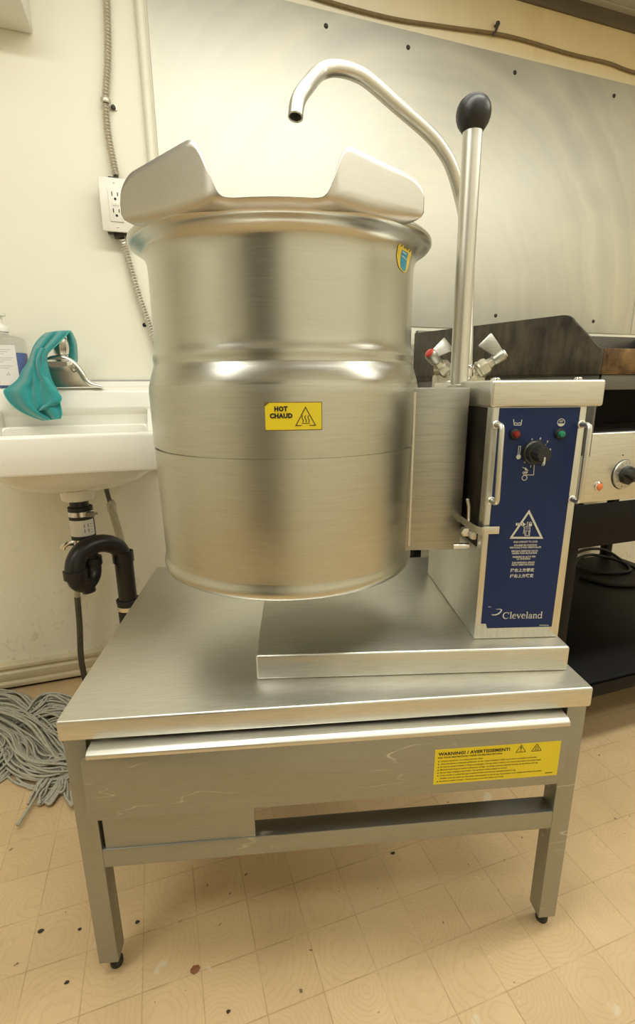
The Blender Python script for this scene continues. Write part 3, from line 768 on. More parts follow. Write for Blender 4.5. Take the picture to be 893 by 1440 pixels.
# swoosh and serif name
P.stroke(Q(z4(128, 1284), z4(138, 1288), z4(154, 1287), z4(170, 1281), z4(183, 1270), z4(190, 1258), z4(184, 1254), z4(170, 1253), z4(155, 1255)), [.0004, .0014, .0020, .0024, .0024, .0016, .0013, .0010, .0003])
bx, bz = q(*z4(195, 1310)); ex, ez = q(*z4(432, 1307)); xh = .0066
def serif(x, letter):
    S = lambda pts, w: P.stroke([(bx + (x + a) * xh, bz + b * xh + (x + a) * xh / (ex - bx) * (ez - bz)) for a, b in pts], [k * xh for k in w] if isinstance(w, list) else w * xh)
    arc = lambda cx, cy, r, a0, a1, ry=None, n=16: [(cx + r * cos(rad(a0 + (a1 - a0) * i / n)), cy + (ry or r) * sin(rad(a0 + (a1 - a0) * i / n))) for i in range(n + 1)]
    if letter == 'C':
        S(arc(.72, .72, .64, 42, 322, .72, 24), [.09, .10, .11, .12, .13, .14, .16, .18, .20, .22, .23, .24, .24, .24, .23, .22, .20, .18, .16, .14, .13, .12, .11, .10, .08]); S([(1.24, .98), (1.27, 1.44)], .10); return 1.5
    if letter == 'l': S([(.24, .02), (.24, 1.56)], .2); S([(.02, .04), (.46, .04)], .08); S([(.02, 1.50), (.24, 1.54)], .09); return .55
    if letter == 'e': S([(.14, .58), (.80, .58)], .09); S(arc(.48, .5, .39, 12, 325, .47, 20), [.10] * 4 + [.14, .17, .19, .2, .2, .2, .2, .19, .18, .17, .15, .13, .12, .11, .10, .08, .06]); return .98
    if letter == 'v': S([(.12, .97), (.48, .02)], .19); S([(.84, .97), (.48, .02)], .10); S([(-.04, .97), (.34, .97)], .08); S([(.64, .97), (1.0, .97)], .08); return 1.02
    if letter == 'a': S([(.66, .72), (.66, .12), (.80, .03)], [.19, .19, .08]); S([(.66, .72), (.58, .91), (.38, .97), (.20, .88), (.13, .74)], [.15, .12, .10, .12, .16]); S(arc(.36, .28, .25, 60, 330, .26), .13); return .92
    if letter == 'n': S([(.24, .02), (.24, .95)], .19); S([(.0, .04), (.48, .04)], .08); S([(.02, .92), (.24, .94)], .09); S([(.26, .72), (.45, .92), (.66, .94), (.78, .78), (.80, .02)], [.08, .11, .15, .18, .19]); S([(.60, .04), (1.02, .04)], .08); return 1.08
    if letter == 'd': S(arc(.44, .47, .34, 40, 320, .46, 18), .15); S([(.84, .02), (.84, 1.56)], .19); S([(.62, 1.50), (.84, 1.54)], .09); S([(.84, .06), (1.06, .04)], .08); return 1.12
tot = 1.5 + .55 + .98 + 1.02 + .98 + .55 + .92 + 1.08 + 1.12; kx = (ex - bx) / (tot * xh); x = 0; xh0 = xh; xh = xh * kx
for ch in 'Cleveland': x += serif(x, ch)
fp = g.build('control_panel', [M['navy'], M['print']], cs, recalc=False, off=cs['_off'])

def u3(px, py, off=0.): p = at(px, py, 1, cy - .0016, 'u'); return Vector((p.x, cy - .0016 - off, p.z))
def knob(base, r, name, mats, par):
    g = MB().lathe([(0, .0015), (r * 1.15, .0015), (r * 1.15, 0)], base, 32, (0, -1, 0))
    g.lathe([(r * 1.08, 0), (r * 1.08, .004), (r * .96, .006), (r * .90, .015), (r * .72, .0155)], base, 32, (0, -1, 0))
    # ribbed grip
    pr = []
    for k in range(36):
        rr = r * (.72 if k % 3 else .66); a = 2 * pi * k / 36; pr.append((rr * cos(a), rr * sin(a)))
    lo = [[(base[0] + x * s, base[1] - y, base[2] + z * s) for x, z in pr] for y, s in ((.014, 1), (.030, .93), (.0325, .86))]
    g.loft(lo); o = g.build(name, M['black_plastic'], par); return o
kp = u3(751, 636); kb = knob(kp, .0165, 'temperature_knob', None, cs)
MB().box(kp.x - .0007, kp.x + .0007, kp.y - .0350, kp.y - .030, kp.z - .013, kp.z - .003).build('pointer_mark', M['print'], kb)
for (px, py), m, nm in (((723.5, 610.5), 'red', 'indicator_light'), ((786.5, 610), 'green', 'indicator_light')):
    b = u3(px, py)
    o = MB().lathe([(.0082, 0), (.0085, .003), (.0068, .006), (.0052, .0065), (.0050, .004)], b, 24, (0, -1, 0)).build('indicator_light', M['black_plastic'], cs)
    tag(o, m + ' indicator light')
    MB().lathe([(.0050, .004), (.0050, .0088), (.0040, .0110), (.0020, .0118), (0, .012)], b, 20, (0, -1, 0)).build('lens', M[m], o)
# two wire handles standing off the front
for (t, b_) in (((697, 597), (690, 703.5)), ((816.5, 596.5), (803, 701.5))):
    a = at(*t, 1, cy, 'u'); c = at(*b_, 1, cy, 'u'); so = .024
    pts = [(a.x, cy + .001, a.z), (a.x, cy - so + .006, a.z), (a.x, cy - so + .0018, a.z - .0018), (a.x, cy - so, a.z - .006), (c.x, cy - so, c.z + .006), (c.x, cy - so + .0018, c.z + .0018), (c.x, cy - so + .006, c.z), (c.x, cy + .001, c.z)]
    hd = MB().tube(pts, .0040, 14).build('panel_handle', M['tube'], cs)
    for p in (a, c): MB().lathe([(.0062, 0), (.0062, .0035), (.0045, .005)], (p.x, cy, p.z), 16, (0, -1, 0)).build('handle_boss', M['tube'], hd)
# tilt latch: strap hooked round the console edge, pivot bolt and pin
lt = MB()
z = .7350
for pts in [[(.690 - .0165, cy - .0045), (.6500, cy - .0045), (.6440, cy - .010), (.6385, cy + .004), (.6360, .16)]]:
    loops = []
    for (x, y) in pts: loops.append([(x, y, z - .006), (x + .0015, y - .0025, z - .006), (x + .0015, y - .0025, z + .006), (x, y, z + .006)])
    lt.loft(loops)
lt.tube([(.6395, .13, .741), (.6375, .128, .765), (.634, .128, .778)], .0028, 8)
lo = lt.build('tilt_latch', M['steel'], ku, bevel=.0006)
MB().lathe([(0, .010), (.0075, .009), (.0085, .004), (.0085, 0)], (.6350, .135, .722), 6, (0, -1, .0)).build('bolt', M['chrome'], lo)
MB().lathe([(0, .010), (.0065, .009), (.0075, .004), (.0075, 0)], (.6465, .128, .718), 16, (0, -1, .0)).build('nut', M['armor'], lo)
a = at(637, 768, 1, .13, 'u'); c = at(659, 767.5, 1, .13, 'u')
MB().tube([a, c], .0048, 14).build('pin', M['chrome'], lo)

# ---- fill faucet behind the console: valve block, two lever taps, long swan-neck spout
YF = .43
def f3(px, py, y=YF): return at(px, py, 1, y, 'u')
blk = MB()
a, b = f3(613, 527), f3(641, 551)
blk.box(a.x, .760, YF - .010, YF + .030, a.z - .075, a.z)
fb = blk.build('fill_faucet', M['brass_white'], ku, bevel=.004)
def dep(px, py, d): return frame_matrix('u').inverted() @ (CAM + (CR * ((px - 446.5) / FPX) + CD * ((py - 720) / FPX) + CF) * d)
sp = [dep(*t) for t in ((648, 280, .985), (635, 235, .955), (620, 208, .938), (600, 185, .92), (560, 150, .89), (520, 115, .862), (500, 103, .85), (480, 97, .838), (462, 97, .828), (447, 104, .818), (434, 117, .805), (424, 135, .79), (418, 152, .775), (415.5, 165, .763))]
sp[-2] = sp[-1] + Vector((.0025, .004, .018)); sp[-3] = sp[-1] + Vector((.009, .015, .037)); sp[-4] = sp[-1] + Vector((.021, .034, .060))
x0, y0 = sp[0].x, sp[0].y
rb = dep(656, 500, .985)
riser = [(rb.x, rb.y, a.z - .01), (rb.x, rb.y, rb.z), dep(657.5, 430, .985), dep(658.5, 370, .985), dep(656.5, 325, .985)]
path = cat_rom([Vector(p) for p in riser] + sp, 7)
o = MB().tube(path, .0112, 24, caps=False).build('spout', M['tube'], fb, solid=.0022)
MB().lathe([(.016, 0), (.016, .02), (.013, .024), (.0113, .03)], (rb.x, rb.y, a.z - .004), 24).build('spout_nut', M['chrome'], fb)
def tap(c, stem_dir, pad, capm, nm):
    c = Vector(c); sd = Vector(stem_dir).normalized()
    g = MB().lathe([(.017, -.016), (.019, -.010), (.019, .004), (.0165, .010), (.012, .012), (.010, .022)], c, 6, sd)
    g.lathe([(.0125, -.03), (.0125, -.012), (.020, -.010), (.020, -.006), (.012, -.004)], c, 20, sd)
    t = g.build('tap', M['brass_white'], fb)
    e = c + sd * .020
    h = MB().lathe([(.0085, 0), (.0115, .004), (.0125, .018), (.0125, .026), (.0105, .029)], e, 20, sd)
    p0 = e + sd * .020; p1 = Vector(pad); d = (p1 - p0); nn = (Vector((-.25, -1, .15)) - d * Vector((-.25, -1, .15)).dot(d) / d.dot(d)).normalized(); side = d.cross(nn).normalized()
    loops = []
    for k, w, th in ((0, .0085, .006), (.25, .0105, .0045), (.6, .0140, .0030), (.94, .0175, .0024), (1, .0160, .0020)):
        q_ = p0 + d * k + nn * .010 * sin(pi * k) * .4
        loops.append([q_ + side * w + nn * th, q_ - side * w + nn * th, q_ - side * w - nn * th, q_ + side * w - nn * th])
    h.loft(loops); h.build('tap_lever', M['steel_dull'], t, bevel=.0012)
    MB().lathe([(.0105, .0285), (.0095, .0310), (.006, .0325), (0, .033)], e, 20, sd).build('cap', M[capm], t)
cl = f3(622, 517); cr = f3(680, 516)
tap((cl.x, YF, cl.z - .002), (-.62, -.35, .55), f3(632, 484, YF), 'red_cap', 'l')
tap((cr.x, YF, cr.z - .002), (.72, -.15, .50), f3(681, 477, YF), 'chrome', 'r')
# ================================================================== SINK
SXC, SW2 = -.035, .235
sk = thing('wall_sink', 'white ceramic wall-hung sink with raised back ledge, left of the kettle', 'sink', (SXC, WY, .665))
def rrect(cx, hw, y0, y1, r, z, n=6):
    out = []
    for (x, y, a) in ((cx + hw - r, y1 - r, 0), (cx - hw + r, y1 - r, 90), (cx - hw + r, y0 + r, 180), (cx + hw - r, y0 + r, 270)):
        for k in range(n): t = rad(a + 90 * k / (n - 1)); out.append((x + r * cos(t), y + r * sin(t), z))
    return out
dxc, dyc = -.045, .73
g = MB()
def mixl(A, B, t): return [tuple(a[i] * (1 - t) + b[i] * t for i in range(3)) for a, b in zip(A, B)]
yb = .84
neck = lambda r, z: rrect(dxc, r, dyc - r, dyc + r, r * .98, z)
full = lambda ins, z, r=.03: rrect(SXC, SW2 - ins, .52 + ins, WY - .002, r, z)
inn = lambda ins, z, r=.04: rrect(SXC, SW2 - ins, .52 + ins, yb - ins * .3, r, z)
bowl = lambda f, z: mixl(neck(.045, z), rrect(SXC, .20, .56, .93, .17, z), f)
loops = [neck(.038, .668), neck(.042, .672), neck(.042, .690), neck(.046, .697), bowl(.25, .7005), bowl(.5, .708), bowl(.75, .722), bowl(.93, .743), bowl(1.0, .764), full(.012, .767), full(.002, .769), full(0, .775), full(0, .848), full(.003, .855), full(.010, .858)]
g.loft(loops, True, (True, False))
top = [full(.010, .858), inn(.022, .858), inn(.027, .856), inn(.032, .850), inn(.040, .82), inn(.055, .78), inn(.085, .755, .06), mixl(inn(.085, .755, .06), neck(.05, .745), .6), neck(.03, .742)]
g.loft(top, True, (False, True))
g.prism([(WY, .70), (WY, .978), (WY - .012, .978), (WY - .020, .966), (.874, .9595), (.862, .9560), (.855, .948), (.846, .905), (.850, .894), (.858, .884), (.864, .80)], 0, SXC - SW2, SXC + SW2)
for xs in (SXC - SW2, SXC + SW2 - .050): g.prism([(.56, .8575), (.64, .866), (.78, .889), (.86, .902), (.90, .902), (.90, .80), (.56, .80)], 0, xs, xs + .050)
g.build('basin', M['ceramic'], sk, bevel=.004, recalc=True, weld=False)
MB().box(SXC - SW2, SXC + SW2, WY - .008, WY + .0, .976, .983).build('caulk_line', M['caulk'], sk, bevel=.002)

# faucet on the ledge (a part of the sink)
fx, fy, fz = -.030, .88, .9585
g = MB()
def fpt(px, py): q_ = at(px, py, 1, .852); return (q_.x, q_.z)
body = [fpt(*t) for t in ((62, 546.5), (62, 512), (66, 503), (74, 499.5), (88, 500), (98, 503.5), (106, 510), (113, 519), (119, 529), (126, 536.5), (136, 540), (143, 541.5), (144, 546.5))]
body = [(x, max(z, fz - .001)) for x, z in body]
g.prism(body, 1, .852, .915)
fa = g.build('faucet', M['chrome_worn'], sk, bevel=.006, seg=4, sharp=60)
rp = [Vector((fpt(px, py)[0], .853, fpt(px, py)[1])) for px, py in ((63, 512), (70, 505.5), (80, 503.5), (90, 504), (100, 509), (109, 517), (116, 527), (121, 535), (129, 540.5), (139, 543), (145, 544))]
MB().tube(cat_rom(rp, 5), [.0085] * 30 + [.0085 - .0002 * k for k in range(21)], 14).build('handle_band', M['chrome_worn'], fa)
pb = fpt(84, 512)
lo = []
for y, w, h0, h1 in ((.860, .034, -.020, .012), (.835, .033, -.018, .012), (.815, .030, -.014, .009), (.800, .026, -.010, .004)):
    x = pb[0]; lo.append([(x + w * math.copysign(abs(cos(t)) ** .6, cos(t)), y, pb[1] + (h1 if sin(t) > 0 else -h0) * math.copysign(abs(sin(t)) ** .6, sin(t))) for t in [2 * pi * k / 24 for k in range(24)]])
MB().loft(lo).build('spout', M['chrome_worn'], fa, sharp=60)
hx = at(85, 490, 1, .875); h0 = at(86.5, 501, 1, .875)
g = MB().lathe([(.012, -.006), (.0125, .002), (.0190, .006), (.0215, .020), (.0210, .034), (.0185, .046), (.011, .054), (0, .056)], h0, 8, (.05, -.12, 1))
g.build('lever_handle', M['chrome_worn'], fa, bevel=.0015)
MB().cyl(h0 - Vector((0, 0, .012)), h0, .011, .011, 16).build('handle_stem', M['chrome'], fa)
MB().lathe([(.0065, 0), (.0065, .0012), (.0045, .0016), (.0045, .0008)], (fpt(104, 520)[0], .852, fpt(104, 520)[1]), 20, (0, -1, 0)).build('indicator_ring', M['ink'], fa)

# ================================================================== CLOTH over the faucet
def cp(px, py, y): return at(px, py, 1, y)
def sheet(rows, cols=16, fold=.006, nf=2.5, ph=0.):
    out = []
    for (L_, R_, yl, yr, py) in rows:
        r = []
        for k in range(cols + 1):
            t = k / cols; px = L_ + (R_ - L_) * t; pyy = py[0] + (py[1] - py[0]) * t; pyy += (py[2] if len(py) > 2 else 0) * sin(pi * t)
            y = yl + (yr - yl) * t - .018 * sin(pi * t) + fold * sin(2 * pi * nf * t + ph) * min(1, 3 * min(t, 1 - t) + .15)
            r.append(cp(px, pyy, y))
        out.append(r)
    # smooth between rows
    res = []
    for c in range(cols + 1): res.append(cat_rom([r[c] for r in out], 5))
    return [list(x) for x in zip(*res)]
clo = MB()
rowsM = [(66, 97, .915, .895, (468, 466)), (62, 98, .880, .862, (470, 466, -1.5)), (54, 91, .862, .838, (477, 474)), (47, 79, .850, .815, (487, 486)), (43, 68, .842, .798, (498, 497)),
 (39, 67, .836, .792, (509, 509)), (31, 69.5, .830, .785, (521, 522)), (24, 74, .824, .778, (534, 536)), (9, 81, .820, .772, (546, 548)), (5.5, 86, .815, .768, (552, 558)), (13, 84.5, .810, .765, (565, 567)), (27, 86.5, .805, .762, (577, 576)), (45, 87, .80, .763, (586, 583)), (60, 85, .797, .766, (591, 588.5))]
main = sheet(rowsM, 24, .0105, 2.1, .6)
clo.grid(main)
front = sheet([(47, 66, .836, .806, (490, 489)), (44, 57, .826, .790, (505, 505)), (42, 60, .820, .782, (520, 521)), (41, 69, .812, .772, (534, 536)), (39, 79, .806, .762, (547, 549)), (37.5, 86.5, .800, .756, (558, 559)), (39, 83, .797, .754, (568, 566.5)), (43, 70, .796, .760, (576, 572)), (47, 60, .796, .770, (579, 576))], 18, .008, 1.7, 2.2)
clo.grid(front)
flap = sheet([(92, 99, .89, .892, (465, 465)), (93, 103, .885, .90, (470, 471)), (95.5, 107.5, .888, .912, (481, 483)), (97, 108.5, .892, .918, (492, 494)), (96, 109, .896, .92, (501, 504)), (100, 108.6, .90, .922, (506, 509))], 8, .002, 1.2)
clo.grid(flap)
clm = MB(); cl_off = (-.08, .83, .873)
ct = thing('cleaning_cloth', 'teal microfibre cloth draped over the chrome sink faucet', 'cloth', cl_off)
ob = clo.build('cloth_sheet', M['teal'], ct, solid=.0032, sub=1, sharp=180, recalc=True)
hm = MB()
def hem(pts): hm.tube([Vector(q_) + Vector((0, -.0012, 0)) for q_ in pts], .0013, 6)
hem(main[-1]); hem([r[0] for r in main[40:]]); hem([r[-1] for r in main[45:]]); hem([r[-1] for r in main[:20]]); hem([r[-1] for r in front]); hem(front[-1]); hem([r[0] for r in front[30:]]); hem([r[-1] for r in flap]); hem(flap[-1])
hm.build('hem', M['teal_hem'], ct)

# ================================================================== SOAP BOTTLE on the ledge
bx, by, bz = -.204, .905, .9590
so = thing('soap_bottle', 'clear pump bottle of blue liquid soap with white label beside the teal cloth', 'bottle', (bx, by, bz))
def orr(hw, hd, r, z): return rrect(bx, hw, by - hd, by + hd, r, z, 7)
sh_ = [orr(.050, .026, .02, bz), orr(.053, .029, .022, bz + .004), orr(.053, .029, .022, bz + .110), orr(.0525, .0285, .022, bz + .126), orr(.046, .026, .022, bz + .134), orr(.022, .018, .017, bz + .139), orr(.0155, .0155, .0154, bz + .142), orr(.0155, .0155, .0154, bz + .150)]
MB().loft(sh_).build('bottle', M['clear'], so, sharp=60)
MB().loft([orr(.048, .0245, .018, bz + .003), orr(.0505, .0268, .02, bz + .006), orr(.0505, .0268, .02, bz + .093)]).build('liquid', M['blue_soap'], so)
g = MB(); g.box(bx - .048, bx + .033, by - .0300, by - .0293, bz + .008, bz + .112)
P = Print(g, lambda u, v, h: (bx - .048 + u, by - .0300 - h, bz + .008 + v), 1, .0002)
for k, (a, b) in enumerate(((.012, .070), (.012, .062), (.012, .052), (0, 0), (.012, .073), (.012, .068), (.012, .050), (0, 0), (.012, .070), (.012, .060))):
    if b: P.stroke([(a, .092 - k * .0052), (b, .092 - k * .0052)], .0009)
for k in range(9): P.stroke([(.012 + k * .0026, .006), (.012 + k * .0026, .020)], .0013 if k % 3 else .0008)
P.stroke([(.030, .027), (.034, .027), (.034, .033), (.030, .033)], .0010, True); P.stroke([(.052, .027), (.060, .027), (.056, .034)], .0009, True)
g.build('bottle_label', [M['label_white'], M['label_grey']], so, recalc=False, off=so['_off'])
g = MB().lathe([(.0185, .147), (.0185, .160), (.0165, .163), (.0070, .165), (.0070, .186), (.016, .188), (.016, .196), (0, .197)], (bx, by, bz), 28)
g.box(bx - .052, bx, by - .006, by + .006, bz + .187, bz + .196)
g.build('pump', M['white_plastic'], so)

# ================================================================== DRAIN under the sink
cpl = Vector((dxc, dyc, 0))
dn = thing('drain_trap', 'black plastic drain trap with clamped rubber coupling below white sink', 'drain pipe', (dxc, dyc, .0))
Yd = .73
def d3(px, py, y): return at(px, py, 1, y)
MB().tube([(dxc, dyc, .672), (dxc + .002, dyc, .64)], .024, 24).build('tailpiece', M['abs'], dn)
g = MB().lathe([(.026, 0), (.031, -.001), (.031, -.106), (.026, -.108)], (dxc + .002, dyc, .650), 28)
cpo = g.build('coupling', M['black_rubber'], dn)
def clamp(c, r, ax_, par):
    g = MB().lathe([(r, -.0065), (r + .0012, -.0065), (r + .0012, .0065), (r, .0065)], c, 32, ax_)
    g.box(c[0] + r * .55, c[0] + r * .55 + .020, c[1] - r - .006, c[1] - r + .008, c[2] - .006, c[2] + .006)
    g.tube([(c[0] + r * .5, c[1] - r - .001, c[2]), (c[0] + r * .55 + .028, c[1] - r - .001, c[2] + .002)], .0045, 6)
    return g.build('hose_clamp', M['chrome'], par)
clamp((dxc + .002, dyc, .632), .0312, (0, 0, 1), cpo); ck = clamp((dxc + .002, dyc, .555), .0312, (0, 0, 1), cpo)
MB().tube([(dxc - .020, dyc - .030, .556), (dxc - .034, dyc - .034, .558), (dxc - .045, dyc - .033, .551), (dxc - .049, dyc - .032, .543)], .0065, 8, flat=.25).build('clamp_tail', M['chrome'], ck)
g = MB(); nseg = 10
for k in range(nseg):
    a0_ = rad(-160 + 140 * k / nseg); a1_ = rad(-160 + 140 * (k + 1) / nseg); rr = .0316
    g.face(g.verts([(dxc + .002 + rr * cos(a), dyc + rr * sin(a), zz) for a, zz in ((a0_, .572), (a1_, .572), (a1_, .616), (a0_, .616))]))
P = Print(g, lambda u, v, h: (dxc + .002 + (.0316 + h) * cos(rad(-125 + u)), dyc + (.0316 + h) * sin(rad(-125 + u)), .572 + v), 1, .0003)
for k in range(5): P.stroke([(-20, .008 + k * .007), (15, .008 + k * .007)], .0012)
P.poly([(48, .010), (72, .010), (72, .020), (48, .020)]); P.poly([(48, .024), (72, .024), (72, .034), (48, .034)])
for k in range(4): P.stroke([(78, .008 + k * .008), (92, .008 + k * .008)], .0012)
g.build('coupling_label', [M['label_white'], M['label_grey']], cpo, recalc=False, off=dn['_off'])
# trap: down behind, round the bottom, up in front and over to the waste pipe
pts = [(dxc + .002, dyc, .55), (dxc + .005, dyc + .002, .52), (dxc + .012, dyc + .002, .485), (dxc + .010, dyc - .010, .456), (dxc - .002, dyc - .034, .442), (dxc - .016, dyc - .060, .456), (dxc - .020, dyc - .070, .485), (dxc - .016, dyc - .064, .515), (dxc + .000, dyc - .05, .538), (dxc + .026, dyc - .028, .546), (dxc + .056, dyc - .006, .540), (dxc + .082, dyc + .010, .520), (dxc + .093, dyc + .016, .490), (dxc + .094, dyc + .017, .47)]
R = .0245
tr = MB().tube(cat_rom(pts, 8), R, 26).build('trap_bend', M['abs'], dn, sharp=60)
def collar(c, ax_, l=.022, r=.0288): MB().lathe([(R, -l / 2), (r, -l / 2), (r, l / 2), (R, l / 2)], c, 28, ax_).build('collar', M['abs'], tr)
collar((dxc + .0115, dyc + .002, .492), (0, 0, 1)); collar((dxc - .0202, dyc - .070, .483), (0, 0, 1)); collar((dxc + .0935, dyc + .0165, .490), (0, 0, 1), .03, .0290)
MB().lathe([(.018, 0), (.018, .018), (.015, .020), (0, .020)], (dxc + .000, dyc - .032, .432), 8, (.15, -.1, -1)).build('cleanout_plug', M['abs'], tr)
wx, wy = dxc + .094, dyc + .017
MB().tube([(wx, wy, .478), (wx, wy, .30)], .0255, 28).build('waste_pipe', M['abs'], dn)
cp2 = MB().lathe([(.027, 0), (.0305, .002), (.0305, .344), (.0330, .348), (.0330, .356), (.027, .358)], (wx, wy, 0.002), 28).build('rubber_sleeve', M['black_rubber'], dn)
clamp((wx, wy, .335), .0312, (0, 0, 1), cp2)

# supply pipes
g = MB()
a = d3(150, 690, .90); b = d3(157, 712, .90)
sv = thing('supply_pipe', 'pale water supply pipe with compression fitting behind the black trap', 'pipe', (b.x, .90, .0))
MB().tube(cat_rom([(a.x - .004, .90, .74), a, b], 6), .0068, 12).build('riser_tube', M['pipe_grey'], sv)
g = MB().lathe([(.008, -.018), (.013, -.016), (.013, .010), (.010, .016), (.008, .02)], b, 6); g.build('compression_nut', M['clear'] if False else M['brass_white'], sv)
c = d3(169, 757, .90); e = d3(175, 790, .90)
MB().tube(cat_rom([b - Vector((0, 0, .012)), c, e, Vector((e.x + .006, .90, .30)), Vector((e.x + .008, .90, .0))], 8), .0115, 16).build('supply_tube', M['pipe_old'], sv)
a = d3(107, 765, .90); b = d3(109.5, 845, .90); c = d3(112, 880, .90); e = d3(114, 925, .90); f_ = d3(119, 948, .90)
sv2 = thing('supply_pipe', 'thin upright pipe, pale above and grey below, left of the black trap', 'pipe', (f_.x, .90, 0.))
MB().tube(cat_rom([(a.x + .01, .90, .70), a, b + Vector((0, 0, .012))], 8), .0085, 16).build('upper_tube', M['pipe_old'], sv2)
MB().tube(cat_rom([b + Vector((0, 0, .014)), c, e, Vector((f_.x, .90, .02)), Vector((f_.x + .002, .90, 0))], 8), .0092, 16).build('lower_tube', M['pipe_grey'], sv2)

# ================================================================== GRIDDLE AND ITS STAND
GX0, GX1 = 1.063, 2.105
gr = thing('griddle', 'countertop griddle with burnt steel splash guards, right of the console', 'griddle', (1.58, .55, .60))
def guard(x):
    pts = [(.93, .992), (.93, 1.139)]
    pts += [(.262, 1.108), (.250, 1.1065), (.240, 1.103), (.232, 1.098), (.224, 1.090)]
    pts += [(.150, 1.030), (.143, 1.0285), (.143, .9755)]
    return MB().prism(pts, 0, x, x + .007).build('splash_guard', M['burnt'], gr, bevel=.0012)
guard(GX0); guard(GX1 - .007)
MB().box(GX0 + .007, GX1 - .007, .918, .936, .95, 1.147).build('backsplash', M['grey_steel'], gr, bevel=.002)
MB().box(GX0 + .007, GX1 - .007, .155, .918, .975, .999).build('cooking_plate', M['burnt'], gr)
g = MB().box(GX0 + .007, GX1 - .007, .1425, .152, .9755, 1.0285)
g.build('front_fender', M['burnt_gold'], gr, bevel=.0016)
g = MB()
g.box(GX0 + .018, GX1 - .02, .150, .93, .944, .9752)                      # plate support
g.box(GX0 + .018, GX0 + .022, .20, .93, .6886, .944); g.box(GX1 - .024, GX1 - .02, .20, .93, .69, .944)
g.box(GX0 + .018, GX1 - .02, .42, .44, .69, .944); g.box(GX0 + .018, GX1 - .02, .18, .93, .6886, .693)
g.build('body', M['black_steel'], gr)
MB().box(GX0 + .016, GX1 - .018, .148, .152, .944, .9752).build('front_strip', M['grey_steel'], gr, bevel=.001)
MB().box(GX0 + .012, GX0 + .018, .153, .93, .80, .9752).build('side_panel', M['grey_steel'], gr, bevel=.001)
g = MB().prism([(.17, .6886), (.17, .8480), (.176, .851), (.42, .846), (.42, .6886)], 0, GX0 + .022, GX1 - .024)
cpn = g.build('control_panel', M['steel'], gr, bevel=.0018)
kc = at(876, 667, 1, .17)
g = MB().lathe([(0, .003), (.034, .003), (.036, .0)], (kc.x, .17, kc.z), 40, (0, -1, 0))
o = g.build('burner_knob', M['black_plastic'], cpn)
g = MB().lathe([(.020, .0085), (.034, .0065), (.0345, .003)], (kc.x, .17, kc.z), 40, (0, -1, 0))
P = Print(g, lambda u, v, h: (kc.x + u, .17 - .0075 + (math.hypot(u, v) - .027) * .143 - h, kc.z + v), 1, .0006)
for k in range(16):
    a = rad(k * 22.5 + 8); P.stroke([(.0255 * cos(a), .0255 * sin(a)), (.0310 * cos(a), .0310 * sin(a))], .0030 if k % 2 else .0012)
g.build('dial_plate', [M['steel_lip'], M['label_grey']], o, recalc=True)
g = MB().lathe([(.0225, .0085), (.0225, .018), (.0205, .020), (0, .020)], (kc.x, .17, kc.z), 8, (0, -1, 0))
rm = Matrix.Translation((kc.x, .17, kc.z)) @ Matrix.Rotation(rad(-62), 4, 'Y')
g.box(-.0075, .0075, -.038, -.018, -.0225, .0225, rm)
g.build('grip', M['black_plastic'], o, bevel=.002)
pc = at(841, 684, 1, .17)
o = MB().lathe([(.0105, 0), (.0112, .003), (.0090, .0045), (.0090, .002)], (pc.x, .17, pc.z), 28, (0, -1, 0)).build('pilot_light', M['chrome'], cpn)
MB().lathe([(.0090, .003), (.0080, .0065), (.004, .008), (0, .0082)], (pc.x, .17, pc.z), 24, (0, -1, 0)).build('lens', M['orange'], o)
c = at(876, 640, 1, .17)
MB().lathe([(0, .001), (.0016, .0008), (.0018, 0)], (c.x, .17, c.z), 10, (0, -1, 0)).build('index_mark', M['ink'], cpn)

gs = thing('griddle_stand', 'black steel stand with deep lower shelf under the griddle', 'stand', (1.58, .55, 0))
for x in (GX0 + .008, GX1 - .045):
    for y in (.172, .885):
        MB().box(x, x + .034, y, y + .034, .0, .6865).build('leg', M['black_steel'], gs, bevel=.002)
g = MB().box(GX0 + .010, GX1 - .012, .168, .174, .577, .6835); g.box(GX0 + .008, GX0 + .013, .174, .92, .60, .6835); g.box(GX1 - .016, GX1 - .011, .174, .92, .60, .6835)
g.build('apron', M['black_steel'], gs, bevel=.001)
MB().box(GX0 + .04, GX1 - .01, .88, .888, .50, .6835).build('back_apron', M['black_steel'], gs)
g = MB().box(GX0 + .002, GX1 - .004, .150, .90, .199, .204); g.box(GX0 + .002, GX1 - .004, .150, .154, .1615, .204); g.box(GX0 + .002, GX0 + .006, .150, .90, .1615, .204); g.box(GX1 - .008, GX1 - .004, .150, .90, .1615, .204); g.box(GX0 + .002, GX1 - .004, .896, .90, .1615, .204)
g.build('lower_shelf', M['black_steel'], gs, bevel=.001)
# power cord lying on the lower shelf
def s3(px, py, y=.80): p = at(px, py, 1, y); return p
cz = .2105
loop = [(1.56, .80, cz), (1.75, .845, cz), (1.83, .86, cz + .03), (1.93, .872, cz + .044), (2.02, .86, cz + .035), (2.05, .80, cz + .004), (1.98, .70, cz), (1.86, .72, cz), (1.80, .79, cz + .004), (1.86, .85, cz + .016), (1.96, .858, cz + .020), (2.03, .80, cz + .004), (2.01, .66, cz), (1.9, .58, cz), (1.78, .62, cz), (1.74, .72, cz)]
tag(solo(MB().tube([Vector((q_.x, q_.y, max(q_.z, .2106))) for q_ in cat_rom(loop, 10)], .0062, 10), 'power_cord', M['black_rubber'], 'black power cord coiled at back of the lower shelf under griddle', 'cord'), None)

